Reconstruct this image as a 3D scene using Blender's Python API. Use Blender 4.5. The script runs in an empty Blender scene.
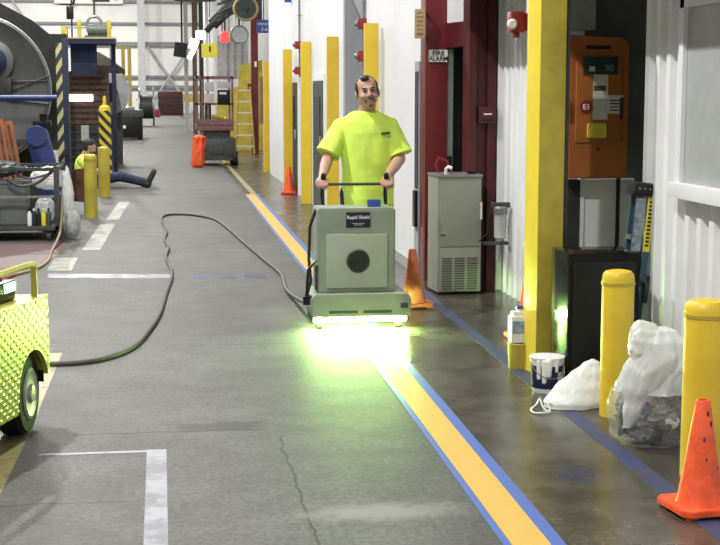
import bpy, bmesh, math, random
from mathutils import Vector, Matrix, Euler, noise
sc = bpy.context.scene
COL = sc.collection
PI = math.pi
rad = math.radians

# ------------------------------------------------------------------ camera
cam_d = bpy.data.cameras.new('camera')
cam = bpy.data.objects.new('camera', cam_d)
COL.objects.link(cam)
cam_d.sensor_fit = 'HORIZONTAL'
cam_d.sensor_width = 36.0
cam_d.lens = 36.0 * 1400 / 720
cam_d.clip_end = 400
cam.location = (0, 0, 1.65)
cam.rotation_euler = (rad(90 - 7.306), 0, rad(-8.065))
sc.camera = cam

# ------------------------------------------------------------------ world, lamps, exposure
world = bpy.data.worlds.new('world')
sc.world = world
world.use_nodes = True
bg = world.node_tree.nodes['Background']
bg.inputs[0].default_value = (1.0, 0.99, 0.965, 1)
bg.inputs[1].default_value = 0.42
sc.view_settings.view_transform = 'Standard'
sc.view_settings.look = 'None'
sc.view_settings.gamma = 1
sc.view_settings.exposure = 0.0
sc.view_settings.use_curve_mapping = False

def unseen_overhead(x, y, z, power, size=0.6, col=(1.0, 0.985, 0.94)):
    l = bpy.data.lights.new('unseen_overhead_light', 'AREA')
    l.shape = 'DISK'
    l.size = size
    l.energy = power
    l.color = col
    o = bpy.data.objects.new('unseen_overhead_light', l)
    COL.objects.link(o)
    o.location = (x, y, z)
    return o
for yy in (1.5, 9.5, 18, 27, 37, 48, 62, 78, 94):
    unseen_overhead(-2.2, yy, 7.6, 760, 0.22)
for yy in (34, 50, 66, 84):
    unseen_overhead(-8.5, yy, 7.6, 420)  # unseen row added on the left for more light in the far hall
for xx in (-14, -8, -2.5):
    unseen_overhead(xx, 106, 13.5, 2300, 1.2, (1.0, 0.97, 0.9))  # unseen lamps added only to brighten the far wall

# ------------------------------------------------------------------ materials
MATS = {}
def mat(name, c, rough=0.6, metal=0.0, var=0.12, scale=6.0, bump=0.0, c2=None, emit=None, estr=0.0, coat=0.0, spec=0.5, bscale=None):
    if name in MATS:
        return MATS[name]
    m = bpy.data.materials.new(name)
    m.use_nodes = True
    nt = m.node_tree
    b = nt.nodes['Principled BSDF']
    tc = nt.nodes.new('ShaderNodeTexCoord')
    n = nt.nodes.new('ShaderNodeTexNoise')
    n.inputs['Scale'].default_value = scale
    n.inputs['Detail'].default_value = 6
    n.inputs['Roughness'].default_value = 0.65
    nt.links.new(tc.outputs['Object'], n.inputs['Vector'])
    rmp = nt.nodes.new('ShaderNodeValToRGB')
    c2 = c2 or tuple(max(0, x * (1 - var * 2.2)) for x in c)
    rmp.color_ramp.elements[0].position = 0.33
    rmp.color_ramp.elements[1].position = 0.62
    rmp.color_ramp.elements[0].color = (*c2, 1)
    rmp.color_ramp.elements[1].color = (*c, 1)
    nt.links.new(n.outputs['Fac'], rmp.inputs['Fac'])
    nt.links.new(rmp.outputs['Color'], b.inputs['Base Color'])
    b.inputs['Roughness'].default_value = rough
    b.inputs['Metallic'].default_value = metal
    b.inputs['Coat Weight'].default_value = coat
    b.inputs['Specular IOR Level'].default_value = spec
    if bump:
        n2 = nt.nodes.new('ShaderNodeTexNoise')
        n2.inputs['Scale'].default_value = bscale or scale * 4
        n2.inputs['Detail'].default_value = 4
        nt.links.new(tc.outputs['Object'], n2.inputs['Vector'])
        bp = nt.nodes.new('ShaderNodeBump')
        bp.inputs['Strength'].default_value = bump
        bp.inputs['Distance'].default_value = 0.02
        nt.links.new(n2.outputs['Fac'], bp.inputs['Height'])
        nt.links.new(bp.outputs['Normal'], b.inputs['Normal'])
    if emit:
        b.inputs['Emission Color'].default_value = (*emit, 1)
        b.inputs['Emission Strength'].default_value = estr
    MATS[name] = m
    return m

M_YEL = mat('yellow_paint', (0.74, 0.52, 0.03), 0.45, var=0.07, scale=3)
M_YELD = mat('yellow_paint_dull', (0.50, 0.40, 0.045), 0.5, var=0.14, scale=4)
M_WHITE = mat('white_metal_cladding', (0.80, 0.81, 0.83), 0.45, var=0.05, scale=2)
M_WHITEW = mat('white_wall_paint', (0.78, 0.79, 0.82), 0.5, var=0.04, scale=1.2)
M_GREYP = mat('grey_panel', (0.36, 0.38, 0.39), 0.55, var=0.08)
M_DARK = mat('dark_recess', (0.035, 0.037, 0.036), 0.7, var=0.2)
M_BLACK = mat('black_metal', (0.012, 0.013, 0.013), 0.3, var=0.2, spec=0.25)
M_GLOSSB = mat('gloss_black_enamel', (0.010, 0.011, 0.011), 0.13, var=0.2, spec=0.12)
M_BLACKR = mat('black_rubber', (0.011, 0.011, 0.011), 0.8, var=0.25, scale=12)
M_STEEL = mat('grey_steel', (0.30, 0.31, 0.31), 0.4, metal=0.6, var=0.15)
M_STEELD = mat('dark_steel', (0.07, 0.075, 0.075), 0.5, metal=0.3, var=0.25)
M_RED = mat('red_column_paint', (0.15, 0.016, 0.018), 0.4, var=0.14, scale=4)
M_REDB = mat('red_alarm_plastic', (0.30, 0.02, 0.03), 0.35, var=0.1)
M_REDD = mat('dark_and_shaded_red', (0.085, 0.010, 0.013), 0.4, var=0.2, scale=4)
M_BLUEF = mat('blue_frame_paint', (0.025, 0.05, 0.19), 0.45, var=0.15)
M_BLUED = mat('dark_blue_paint', (0.012, 0.02, 0.065), 0.5, var=0.2)
M_BROWN = mat('brown_rust_metal', (0.17, 0.095, 0.065), 0.65, var=0.28, scale=8)
M_BROWNC = mat('brown_vinyl', (0.17, 0.07, 0.035), 0.6, var=0.2)
M_ORANGE = mat('orange_cone_rubber', (0.88, 0.115, 0.03), 0.5, var=0.1, scale=14, c2=(0.62, 0.07, 0.02))
M_ORANGED = mat('faded_orange_rubber', (0.66, 0.17, 0.07), 0.55, var=0.15, scale=12)
M_CHARG = mat('orange_charger_paint', (0.40, 0.125, 0.022), 0.5, var=0.1, scale=5)
M_WOODO = mat('orange_wood', (0.50, 0.16, 0.05), 0.6, var=0.15)
M_CREAM = mat('sage_grey_paint', (0.26, 0.275, 0.215), 0.45, var=0.05, scale=3)
M_MACH = mat('machine_grey_green', (0.31, 0.365, 0.285), 0.4, var=0.07, scale=4)
M_MACHP = mat('machine_panel_light', (0.40, 0.46, 0.37), 0.35, var=0.05, scale=4)
M_NAVY = mat('navy_label', (0.008, 0.014, 0.05), 0.35, var=0.05)
M_WHITEP = mat('white_plastic', (0.80, 0.80, 0.78), 0.4, var=0.05)
M_PAPER = mat('paper_label', (0.62, 0.62, 0.58), 0.6, var=0.1, scale=20)
M_INK = mat('black_ink', (0.01, 0.01, 0.01), 0.6, var=0.0)
M_WINK = mat('white_ink', (0.85, 0.85, 0.85), 0.6, var=0.0)
M_BLUES = mat('blue_sign', (0.035, 0.09, 0.36), 0.4, var=0.05)
M_BLUEB = mat('bright_blue_plastic', (0.03, 0.10, 0.40), 0.4, var=0.1)
M_TAN = mat('tan_sign', (0.50, 0.37, 0.20), 0.5, var=0.1)
M_YELS = mat('yellow_sticker', (0.78, 0.66, 0.06), 0.5, var=0.08)
M_LADB = mat('blue_fiberglass', (0.03, 0.085, 0.15), 0.45, var=0.15)
M_SKIN = mat('skin', (0.50, 0.29, 0.21), 0.5, var=0.06, scale=20)
M_HAIR = mat('dark_brown_hair', (0.03, 0.02, 0.016), 0.6, var=0.2, scale=40, bump=0.4)
M_STUB = mat('greying_stubble', (0.20, 0.13, 0.10), 0.7, var=0.2, scale=60)
M_HIVIS = mat('hi_vis_yellow_cloth', (0.72, 0.97, 0.13), 0.8, var=0.04, scale=10, bump=0.35, bscale=9)
M_JEANS = mat('blue_denim', (0.02, 0.03, 0.075), 0.85, var=0.2, scale=15)
M_BOOT = mat('dark_boot_leather', (0.03, 0.025, 0.022), 0.6, var=0.2)
M_CABLE = mat('grey_brown_cable', (0.085, 0.076, 0.060), 0.6, var=0.2, scale=30)
M_CORD = mat('tan_cord', (0.36, 0.29, 0.19), 0.7, var=0.15, scale=30)
M_SILVER = mat('brushed_steel_disc', (0.17, 0.172, 0.175), 0.45, metal=0.6, var=0.12, scale=3)
M_GREENM = mat('dark_green_machine', (0.06, 0.085, 0.075), 0.5, var=0.2)
M_CARTY = mat('cart_yellow_paint', (0.55, 0.47, 0.07), 0.38, var=0.08, scale=6)
M_PINKBR = mat('red_brown_lift_paint', (0.20, 0.10, 0.10), 0.55, var=0.2, scale=6)
M_LAMPW = mat('lit_white_lamp', (0.9, 0.9, 0.9), 0.5, var=0, emit=(1, 0.98, 0.95), estr=4.0)
M_LAMPR = mat('lit_red_beacon', (0.7, 0.05, 0.05), 0.4, var=0, emit=(1.0, 0.10, 0.08), estr=1.1)
M_LAMPG = mat('lit_green_display', (0.2, 0.9, 0.3), 0.4, var=0, emit=(0.45, 1.0, 0.6), estr=1.6)
M_UV = mat('uv_tube_glow', (0.9, 1.0, 0.8), 0.4, var=0, emit=(0.56, 1.0, 0.26), estr=900.0)
M_CLAD = mat('far_wall_cladding', (0.80, 0.80, 0.79), 0.6, var=0.06, scale=0.3)

def two_tone(name, ca, cb, freq, skew):
    """diagonal hazard stripes, a painted pattern in object space"""
    m = bpy.data.materials.new(name)
    m.use_nodes = True
    nt = m.node_tree
    b = nt.nodes['Principled BSDF']
    tc = nt.nodes.new('ShaderNodeTexCoord')
    sp = nt.nodes.new('ShaderNodeSeparateXYZ')
    nt.links.new(tc.outputs['Object'], sp.inputs[0])
    def math_(op, a, bb):
        n = nt.nodes.new('ShaderNodeMath')
        n.operation = op
        for i, v in enumerate((a, bb)):
            if isinstance(v, (int, float)):
                n.inputs[i].default_value = v
            else:
                nt.links.new(v, n.inputs[i])
        return n.outputs[0]
    s = math_('ADD', math_('MULTIPLY', sp.outputs[2], freq), math_('MULTIPLY', sp.outputs[0], freq * skew))
    fr = math_('FRACT', s, 0)
    th = math_('GREATER_THAN', fr, 0.5)
    mx = nt.nodes.new('ShaderNodeMixRGB')
    mx.inputs[1].default_value = (*ca, 1)
    mx.inputs[2].default_value = (*cb, 1)
    nt.links.new(th, mx.inputs[0])
    nt.links.new(mx.outputs[0], b.inputs['Base Color'])
    b.inputs['Roughness'].default_value = 0.5
    return m
M_HAZ = two_tone('hazard_stripes_pole', (0.72, 0.55, 0.04), (0.02, 0.02, 0.02), 5.0, 1.1)
M_HAZ2 = two_tone('hazard_stripes_post', (0.50, 0.46, 0.20), (0.02, 0.022, 0.03), 4.6, -1.6)

def bag_mat(name, opacity, col):
    m = bpy.data.materials.new(name)
    m.use_nodes = True
    nt = m.node_tree
    b = nt.nodes['Principled BSDF']
    b.inputs['Base Color'].default_value = (*col, 1)
    b.inputs['Roughness'].default_value = 0.3
    out = nt.nodes['Material Output']
    tl = nt.nodes.new('ShaderNodeBsdfTranslucent')
    tl.inputs[0].default_value = (*col, 1)
    m1 = nt.nodes.new('ShaderNodeMixShader')
    m1.inputs[0].default_value = 0.3
    nt.links.new(b.outputs[0], m1.inputs[1])
    nt.links.new(tl.outputs[0], m1.inputs[2])
    tr = nt.nodes.new('ShaderNodeBsdfTransparent')
    m2 = nt.nodes.new('ShaderNodeMixShader')
    tc = nt.nodes.new('ShaderNodeTexCoord')
    n = nt.nodes.new('ShaderNodeTexNoise')
    n.inputs['Scale'].default_value = 9
    n.inputs['Detail'].default_value = 5
    nt.links.new(tc.outputs['Object'], n.inputs['Vector'])
    mr = nt.nodes.new('ShaderNodeMapRange')
    mr.inputs['From Min'].default_value = 0.3
    mr.inputs['From Max'].default_value = 0.7
    mr.inputs['To Min'].default_value = max(0, opacity - 0.2)
    mr.inputs['To Max'].default_value = min(1, opacity + 0.2)
    nt.links.new(n.outputs['Fac'], mr.inputs[0])
    nt.links.new(mr.outputs[0], m2.inputs[0])
    nt.links.new(tr.outputs[0], m2.inputs[1])
    nt.links.new(m1.outputs[0], m2.inputs[2])
    nt.links.new(m2.outputs[0], out.inputs[0])
    return m
M_BAGW = bag_mat('white_bag_film', 0.97, (0.86, 0.87, 0.87))
M_BAGT = bag_mat('white_bag_top_film', 0.85, (0.88, 0.90, 0.92))
M_BAGC = bag_mat('clear_bag_film', 0.13, (0.80, 0.83, 0.86))
M_BAGG = bag_mat('hazy_bag_film', 0.6, (0.75, 0.76, 0.77))
M_TRASH = mat('crumpled_dark_trash', (0.22, 0.205, 0.18), 0.6, scale=11, c2=(0.010, 0.009, 0.008))

# ------------------------------------------------------------------ mesh helpers
class MB:
    def __init__(self):
        self.bm = bmesh.new()
    def _merge(self, t, M=None, smooth=False):
        if M is not None:
            bmesh.ops.transform(t, matrix=M, verts=t.verts)
        if smooth:
            for f in t.faces:
                f.smooth = True
        me = bpy.data.meshes.new('tmp')
        t.to_mesh(me)
        t.free()
        self.bm.from_mesh(me)
        bpy.data.meshes.remove(me)
        return self
    def box(self, x0, x1, y0, y1, z0, z1, bev=0.0, rot=None, piv=None):
        t = bmesh.new()
        bmesh.ops.create_cube(t, size=1)
        S = Matrix.Diagonal((x1 - x0, y1 - y0, z1 - z0, 1))
        bmesh.ops.transform(t, matrix=S, verts=t.verts)
        if bev:
            bmesh.ops.bevel(t, geom=t.edges[:], offset=bev, segments=2, affect='EDGES', profile=0.7)
        c = Vector(((x0 + x1) / 2, (y0 + y1) / 2, (z0 + z1) / 2))
        M = Matrix.Translation(c)
        if rot:
            p = Vector(piv) if piv else c
            M = Matrix.Translation(p) @ Euler(rot).to_matrix().to_4x4() @ Matrix.Translation(-p) @ M
        return self._merge(t, M)
    def cone(self, p0, p1, r0, r1=None, seg=20, smooth=True):
        r1 = r0 if r1 is None else r1
        p0, p1 = Vector(p0), Vector(p1)
        d = p1 - p0
        t = bmesh.new()
        bmesh.ops.create_cone(t, cap_ends=True, segments=seg, radius1=r0, radius2=r1, depth=d.length)
        q = Vector((0, 0, 1)).rotation_difference(d.normalized())
        return self._merge(t, Matrix.Translation((p0 + p1) / 2) @ q.to_matrix().to_4x4(), smooth)
    def ball(self, c, r, seg=16, rot=None, sq=None):
        r = (r, r, r) if isinstance(r, (int, float)) else r
        t = bmesh.new()
        bmesh.ops.create_uvsphere(t, u_segments=seg * 2, v_segments=seg, radius=1)
        M = Matrix.Translation(c)
        if rot:
            M = M @ Euler(rot).to_matrix().to_4x4()
        return self._merge(t, M @ Matrix.Diagonal((*r, 1)), True)
    def cap(self, p0, p1, r0, r1=None, seg=12):
        r1 = r0 if r1 is None else r1
        self.cone(p0, p1, r0, r1, seg * 2)
        self.ball(p0, r0, seg)
        return self.ball(p1, r1, seg)
    def tube(self, pts, r, seg=8, closed=False):
        """round bar through the points, with even frames"""
        pts = [Vector(p) for p in pts]
        t = bmesh.new()
        rings = []
        n = len(pts)
        up = None
        for i, p in enumerate(pts):
            a = pts[(i - 1) % n] if (closed or i > 0) else pts[i]
            b = pts[(i + 1) % n] if (closed or i < n - 1) else pts[i]
            d = (b - a).normalized()
            if up is None:
                up = Vector((0, 0, 1)) if abs(d.z) < 0.9 else Vector((1, 0, 0))
            s = d.cross(up).normalized()
            up = s.cross(d).normalized()
            rr = r[i] if isinstance(r, (list, tuple)) else r
            rings.append([t.verts.new(p + s * math.cos(2 * PI * k / seg) * rr + up * math.sin(2 * PI * k / seg) * rr) for k in range(seg)])
        for i in range(n if closed else n - 1):
            A, B = rings[i], rings[(i + 1) % n]
            for k in range(seg):
                t.faces.new((A[k], A[(k + 1) % seg], B[(k + 1) % seg], B[k]))
        if not closed:
            t.faces.new(rings[0][::-1])
            t.faces.new(rings[-1])
        for f in t.faces:
            f.smooth = True
        bmesh.ops.recalc_face_normals(t, faces=t.faces)
        return self._merge(t)
    def lathe(self, prof, c=(0, 0, 0), seg=32, axis='Z'):
        t = bmesh.new()
        rings = []
        for r, z in prof:
            rings.append([t.verts.new((math.cos(2 * PI * k / seg) * r, math.sin(2 * PI * k / seg) * r, z)) for k in range(seg)])
        for A, B in zip(rings, rings[1:]):
            for k in range(seg):
                t.faces.new((A[k], A[(k + 1) % seg], B[(k + 1) % seg], B[k]))
        t.faces.new(rings[0][::-1])
        t.faces.new(rings[-1])
        bmesh.ops.recalc_face_normals(t, faces=t.faces)
        M = Matrix.Translation(c)
        if axis == 'Y':
            M = M @ Matrix.Rotation(PI / 2, 4, 'X')
        if axis == 'X':
            M = M @ Matrix.Rotation(PI / 2, 4, 'Y')
        return self._merge(t, M, True)
    def loft(self, rings, seg=40, power=2.3):
        t = bmesh.new()
        R_ = []
        for z, hw, hd, cx, cy in rings:
            ring = []
            for k in range(seg):
                a = 2 * PI * k / seg
                c, s_ = math.cos(a), math.sin(a)
                ring.append(t.verts.new((cx + hw * math.copysign(abs(c) ** (2 / power), c), cy + hd * math.copysign(abs(s_) ** (2 / power), s_), z)))
            R_.append(ring)
        for A, B in zip(R_, R_[1:]):
            for k in range(seg):
                t.faces.new((A[k], A[(k + 1) % seg], B[(k + 1) % seg], B[k]))
        t.faces.new(R_[0][::-1])
        t.faces.new(R_[-1])
        bmesh.ops.recalc_face_normals(t, faces=t.faces)
        return self._merge(t, None, True)
    def prism(self, poly, a0, a1, axis='Y', bev=0.0):
        """closed 2-D outline pushed along an axis: Y -> outline in (x,z), X -> (y,z), Z -> (x,y)"""
        t = bmesh.new()
        def v(p, a):
            return {'Y': (p[0], a, p[1]), 'X': (a, p[0], p[1]), 'Z': (p[0], p[1], a)}[axis]
        A = [t.verts.new(v(p, a0)) for p in poly]
        B = [t.verts.new(v(p, a1)) for p in poly]
        n = len(poly)
        for k in range(n):
            t.faces.new((A[k], A[(k + 1) % n], B[(k + 1) % n], B[k]))
        t.faces.new(A[::-1])
        t.faces.new(B)
        bmesh.ops.recalc_face_normals(t, faces=t.faces)
        if bev:
            bmesh.ops.bevel(t, geom=t.edges[:], offset=bev, segments=2, affect='EDGES')
        return self._merge(t)
    def build(self, name, m, parent=None, sharp=35):
        me = bpy.data.meshes.new(name)
        self.bm.to_mesh(me)
        self.bm.free()
        me.materials.append(m)
        me.set_sharp_from_angle(angle=rad(sharp))
        o = bpy.data.objects.new(name, me)
        COL.objects.link(o)
        if parent is not None:
            o.parent = parent
        return o

def tag(o, label=None, cat=None, group=None, kind=None):
    if label: o['label'] = label
    if cat: o['category'] = cat
    if group: o['group'] = group
    if kind: o['kind'] = kind
    return o
def thing(name, label, cat, loc=(0, 0, 0), rz=0.0, group=None):
    o = bpy.data.objects.new(name, None)
    o.empty_display_size = 0.1
    COL.objects.link(o)
    o.location = loc
    o.rotation_euler = (0, 0, rz)
    return tag(o, label, cat, group)
def struct(name, mb, m, label=None):
    o = mb.build(name, m)
    o['kind'] = 'structure'
    if label: o['label'] = label
    return o
def dup(o, loc=None, rz=None, label=None, parent=None):
    c = o.copy()
    COL.objects.link(c)
    if parent is not None: c.parent = parent
    if loc is not None: c.location = loc
    if rz is not None: c.rotation_euler = (0, 0, rz)
    if label: c['label'] = label
    for ch in list(o.children):
        dup(ch, parent=c)
    return c
def text(name, s, size, loc, m, parent=None, rot=(PI / 2, 0, 0), bold=0.0, depth=0.0015):
    cu = bpy.data.curves.new(name, 'FONT')
    cu.body = s
    cu.size = size
    cu.align_x = 'CENTER'
    cu.align_y = 'CENTER'
    cu.extrude = depth
    cu.offset = bold
    t = bpy.data.objects.new(name, cu)
    COL.objects.link(t)
    me = bpy.data.meshes.new_from_object(t.evaluated_get(bpy.context.evaluated_depsgraph_get()))
    bpy.data.objects.remove(t)
    bpy.data.curves.remove(cu)
    me.materials.clear()
    me.materials.append(m)
    o = bpy.data.objects.new(name, me)
    COL.objects.link(o)
    o.location = loc
    o.rotation_euler = rot
    if parent is not None: o.parent = parent
    return o
def remeshed(name, mb, m, parent=None, voxel=0.006, smooth=4, loc=None):
    """fuse the closed shapes of mb into one continuous skin"""
    me = bpy.data.meshes.new(name)
    mb.bm.to_mesh(me)
    mb.bm.free()
    t = bpy.data.objects.new(name, me)
    COL.objects.link(t)
    md = t.modifiers.new('r', 'REMESH')
    md.mode = 'VOXEL'
    md.voxel_size = voxel
    sm = t.modifiers.new('s', 'SMOOTH')
    sm.factor = 0.5
    sm.iterations = smooth
    dg = bpy.context.evaluated_depsgraph_get()
    new = bpy.data.meshes.new_from_object(t.evaluated_get(dg))
    bpy.data.objects.remove(t)
    bpy.data.meshes.remove(me)
    new.name = name
    new.materials.clear()
    new.materials.append(m)
    new.polygons.foreach_set('use_smooth', [True] * len(new.polygons))
    o = bpy.data.objects.new(name, new)
    COL.objects.link(o)
    if parent is not None: o.parent = parent
    if loc is not None: o.location = loc
    return o
def smooth_path(pts, n=6):
    P = [Vector(p) for p in pts]
    out = []
    for i in range(len(P) - 1):
        p0, p1, p2, p3 = P[max(i - 1, 0)], P[i], P[i + 1], P[min(i + 2, len(P) - 1)]
        for k in range(n):
            u = k / n
            out.append(0.5 * ((2 * p1) + (-p0 + p2) * u + (2 * p0 - 5 * p1 + 4 * p2 - p3) * u * u + (-p0 + 3 * p1 - 3 * p2 + p3) * u ** 3))
    out.append(P[-1])
    return out
def blob(c, r, seed, amp=0.12, freq=4.0, sub=5, shape=None, ridged=False):
    """crumpled closed form"""
    mb = MB()
    bmesh.ops.create_icosphere(mb.bm, subdivisions=sub, radius=1)
    off = Vector((seed * 3.1, seed * 1.7, seed * 2.3))
    for v in mb.bm.verts:
        d = v.co.normalized()
        n = noise.fractal(d * freq * 0.5 + off, 1.0, 2.0, 4)
        if ridged:
            n = 0.5 - abs(noise.noise(d * freq + off)) * 1.6 + 0.4 * noise.noise(d * freq * 2.7 + off)
        p = Vector((d.x * r[0], d.y * r[1], d.z * r[2])) * (1 + amp * n)
        if shape: p = shape(p, d)
        v.co = p + Vector(c)
    for f in mb.bm.faces:
        f.smooth = True
    return mb

# ------------------------------------------------------------------ floor
def floor_material():
    m = bpy.data.materials.new('worn_concrete')
    m.use_nodes = True
    nt = m.node_tree
    b = nt.nodes['Principled BSDF']
    tc = nt.nodes.new('ShaderNodeTexCoord')
    P = tc.outputs['Object']
    sp = nt.nodes.new('ShaderNodeSeparateXYZ')
    nt.links.new(P, sp.inputs[0])
    X, Y = sp.outputs[0], sp.outputs[1]
    def mth(op, a, bb=0.0, cc=None):
        n = nt.nodes.new('ShaderNodeMath')
        n.operation = op
        for i, v in enumerate((a, bb, cc)):
            if v is None: continue
            if isinstance(v, (int, float)): n.inputs[i].default_value = v
            else: nt.links.new(v, n.inputs[i])
        return n.outputs[0]
    def noise_(scale, detail=6, rough=0.6, vec=P):
        n = nt.nodes.new('ShaderNodeTexNoise')
        n.inputs['Scale'].default_value = scale
        n.inputs['Detail'].default_value = detail
        n.inputs['Roughness'].default_value = rough
        nt.links.new(vec, n.inputs['Vector'])
        return n.outputs['Fac']
    def rng(v, a, bb, c, d):
        n = nt.nodes.new('ShaderNodeMapRange')
        n.interpolation_type = 'SMOOTHSTEP'
        nt.links.new(v, n.inputs[0])
        for i, k in enumerate((a, bb, c, d)): n.inputs[i + 1].default_value = k
        return n.outputs[0]
    def mix(f, a, bb, mode='MIX'):
        n = nt.nodes.new('ShaderNodeMixRGB')
        n.blend_type = mode
        if isinstance(f, (int, float)): n.inputs[0].default_value = f
        else: nt.links.new(f, n.inputs[0])
        for i, v in enumerate((a, bb)):
            if isinstance(v, tuple): n.inputs[i + 1].default_value = (*v, 1)
            else: nt.links.new(v, n.inputs[i + 1])
        return n.outputs[0]
    big = noise_(0.55, 5)
    mid = noise_(3.0, 7, 0.7)
    fine = noise_(38, 5, 0.75)
    grey = mix(rng(big, 0.35, 0.65, 0, 1), (0.088, 0.087, 0.082), (0.126, 0.125, 0.119))
    brown = mix(rng(mid, 0.35, 0.65, 0, 1), (0.058, 0.052, 0.041), (0.088, 0.079, 0.062))
    # the walkway right of the yellow line is sealed, darker and browner
    walk = rng(mth('ADD', X, mth('MULTIPLY', mth('SUBTRACT', mid, 0.5), 0.12)), 1.28, 1.42, 0, 1)
    col = mix(walk, grey, brown)
    fv = rng(fine, 0.28, 0.72, 0.62, 1.28)
    mv = rng(mid, 0.3, 0.7, 0.78, 1.12)
    vv = mth('MULTIPLY', fv, mv)
    comb = nt.nodes.new('ShaderNodeCombineXYZ')
    for i in range(3): nt.links.new(vv, comb.inputs[i])
    col = mix(1.0, col, comb.outputs[0], 'MULTIPLY')
    # slab joints and cracks
    wob = mth('MULTIPLY', mth('SUBTRACT', noise_(5, 4), 0.5), 0.07)
    xw = mth('ADD', X, wob)
    yw = mth('ADD', Y, wob)
    def near(v, c, w): return mth('LESS_THAN', mth('ABSOLUTE', mth('SUBTRACT', v, c)), w)
    def below(v, c): return mth('LESS_THAN', v, c)
    def above(v, c): return mth('GREATER_THAN', v, c)
    j = mth('MULTIPLY', near(xw, 0.545, 0.006), below(Y, 6.62))
    k = mth('MULTIPLY', near(yw, 6.78, 0.010), mth('MULTIPLY', below(X, 0.50), above(X, -0.45)))
    k2 = mth('MULTIPLY', near(yw, 9.15, 0.010), mth('MULTIPLY', below(X, 1.2), above(X, 0.15)))
    k3 = mth('MULTIPLY', near(yw, 5.62, 0.006), below(X, -0.14))
    k4 = mth('MULTIPLY', near(yw, 23.1, 0.13), mth('MULTIPLY', below(X, 1.3), above(noise_(1.6), 0.5)))
    k5 = mth('MULTIPLY', near(yw, 17.4, 0.02), below(X, 1.3))
    crack = mth('MINIMUM', mth('ADD', mth('ADD', mth('ADD', j, k), mth('ADD', k2, k3)), mth('ADD', k4, k5)), 1.0)
    col = mix(mth('MULTIPLY', crack, 0.72), col, (0.022, 0.022, 0.021))
    # dark oil stain at the joint, pale scrape near the front
    def patch(cx, cy, sx, sy, n_scale, lo, hi):
        dx = mth('DIVIDE', mth('SUBTRACT', X, cx), sx)
        dy = mth('DIVIDE', mth('SUBTRACT', Y, cy), sy)
        d = mth('SQRT', mth('ADD', mth('MULTIPLY', dx, dx), mth('MULTIPLY', dy, dy)))
        d = mth('ADD', d, mth('MULTIPLY', mth('SUBTRACT', noise_(n_scale, 6, 0.7), 0.5), 1.6))
        return rng(d, lo, hi, 1, 0)
    col = mix(mth('MULTIPLY', patch(0.27, 6.86, 0.30, 0.12, 9, 0.5, 1.0), 0.6), col, (0.035, 0.035, 0.034))
    col = mix(mth('MULTIPLY', patch(0.85, 5.33, 0.42, 0.14, 11, 0.3, 1.1), 0.65), col, (0.26, 0.255, 0.245))
    col = mix(mth('MULTIPLY', patch(0.55, 11.2, 0.5, 1.0, 5, 0.3, 1.1), 0.35), col, (0.06, 0.06, 0.058))
    col = mix(mth('MULTIPLY', patch(1.78, 5.75, 0.18, 0.22, 10, 0.4, 0.9), 0.7), col, (0.035, 0.04, 0.075))
    col = mix(mth('MULTIPLY', patch(-0.35, 6.9, 0.45, 0.4, 4, 0.3, 1.2), 0.3), col, (0.075, 0.075, 0.073))
    nt.links.new(col, b.inputs['Base Color'])
    rough = mth('ADD', mth('MULTIPLY', walk, -0.35), rng(big, 0.3, 0.7, 0.58, 0.66))
    nt.links.new(rough, b.inputs['Roughness'])
    nt.links.new(rng(walk, 0, 1, 0.3, 0.5), b.inputs['Specular IOR Level'])
    bp = nt.nodes.new('ShaderNodeBump')
    bp.inputs['Strength'].default_value = 0.12
    bp.inputs['Distance'].default_value = 0.01
    nt.links.new(mid, bp.inputs['Height'])
    nt.links.new(bp.outputs[0], b.inputs['Normal'])
    return m
struct('floor', MB().box(-22, 9, -6, 121, -0.2, 0), floor_material(), 'worn grey concrete factory floor')

def worn_paint(name, c, keep, scale=7.0, stretch=(1, 1, 1), under=None):
    """floor paint or tape worn through to the concrete"""
    m = bpy.data.materials.new(name)
    m.use_nodes = True
    nt = m.node_tree
    b = nt.nodes['Principled BSDF']
    tc = nt.nodes.new('ShaderNodeTexCoord')
    mp = nt.nodes.new('ShaderNodeMapping')
    mp.inputs['Scale'].default_value = stretch
    nt.links.new(tc.outputs['Object'], mp.inputs[0])
    n = nt.nodes.new('ShaderNodeTexNoise')
    n.inputs['Scale'].default_value = scale
    n.inputs['Detail'].default_value = 8
    n.inputs['Roughness'].default_value = 0.72
    nt.links.new(mp.outputs[0], n.inputs['Vector'])
    r = nt.nodes.new('ShaderNodeValToRGB')
    r.color_ramp.elements[0].position = max(0.0, 1 - keep - 0.06)
    r.color_ramp.elements[1].position = min(1.0, 1 - keep + 0.06)
    r.color_ramp.elements[0].color = (*(under or (0.11, 0.11, 0.105)), 1)
    r.color_ramp.elements[1].color = (*c, 1)
    nt.links.new(n.outputs['Fac'], r.inputs[0])
    nt.links.new(r.outputs[0], b.inputs['Base Color'])
    b.inputs['Roughness'].default_value = 0.5
    return m
P_YEL = worn_paint('yellow_floor_paint', (0.60, 0.385, 0.085), 0.74, 5, (1, 1, 1), (0.52, 0.32, 0.07))
P_BLUE = worn_paint('blue_masking_tape', (0.075, 0.135, 0.40), 0.66, 6, (1, 1, 1), (0.12, 0.165, 0.33))
P_BLUEO = worn_paint('worn_blue_tape', (0.035, 0.048, 0.12), 0.58, 5, (1, 1, 1), (0.058, 0.056, 0.062))
P_WHITE = worn_paint('white_floor_tape', (0.28, 0.29, 0.33), 0.52, 3.2, (1, 1, 1), (0.16, 0.16, 0.19))
P_OLDY = worn_paint('old_yellow_floor_paint', (0.30, 0.25, 0.11), 0.56, 6, (1, 1, 1), (0.12, 0.115, 0.095))
P_PALE = worn_paint('pale_floor_paint', (0.25, 0.245, 0.19), 0.52, 6)
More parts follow.
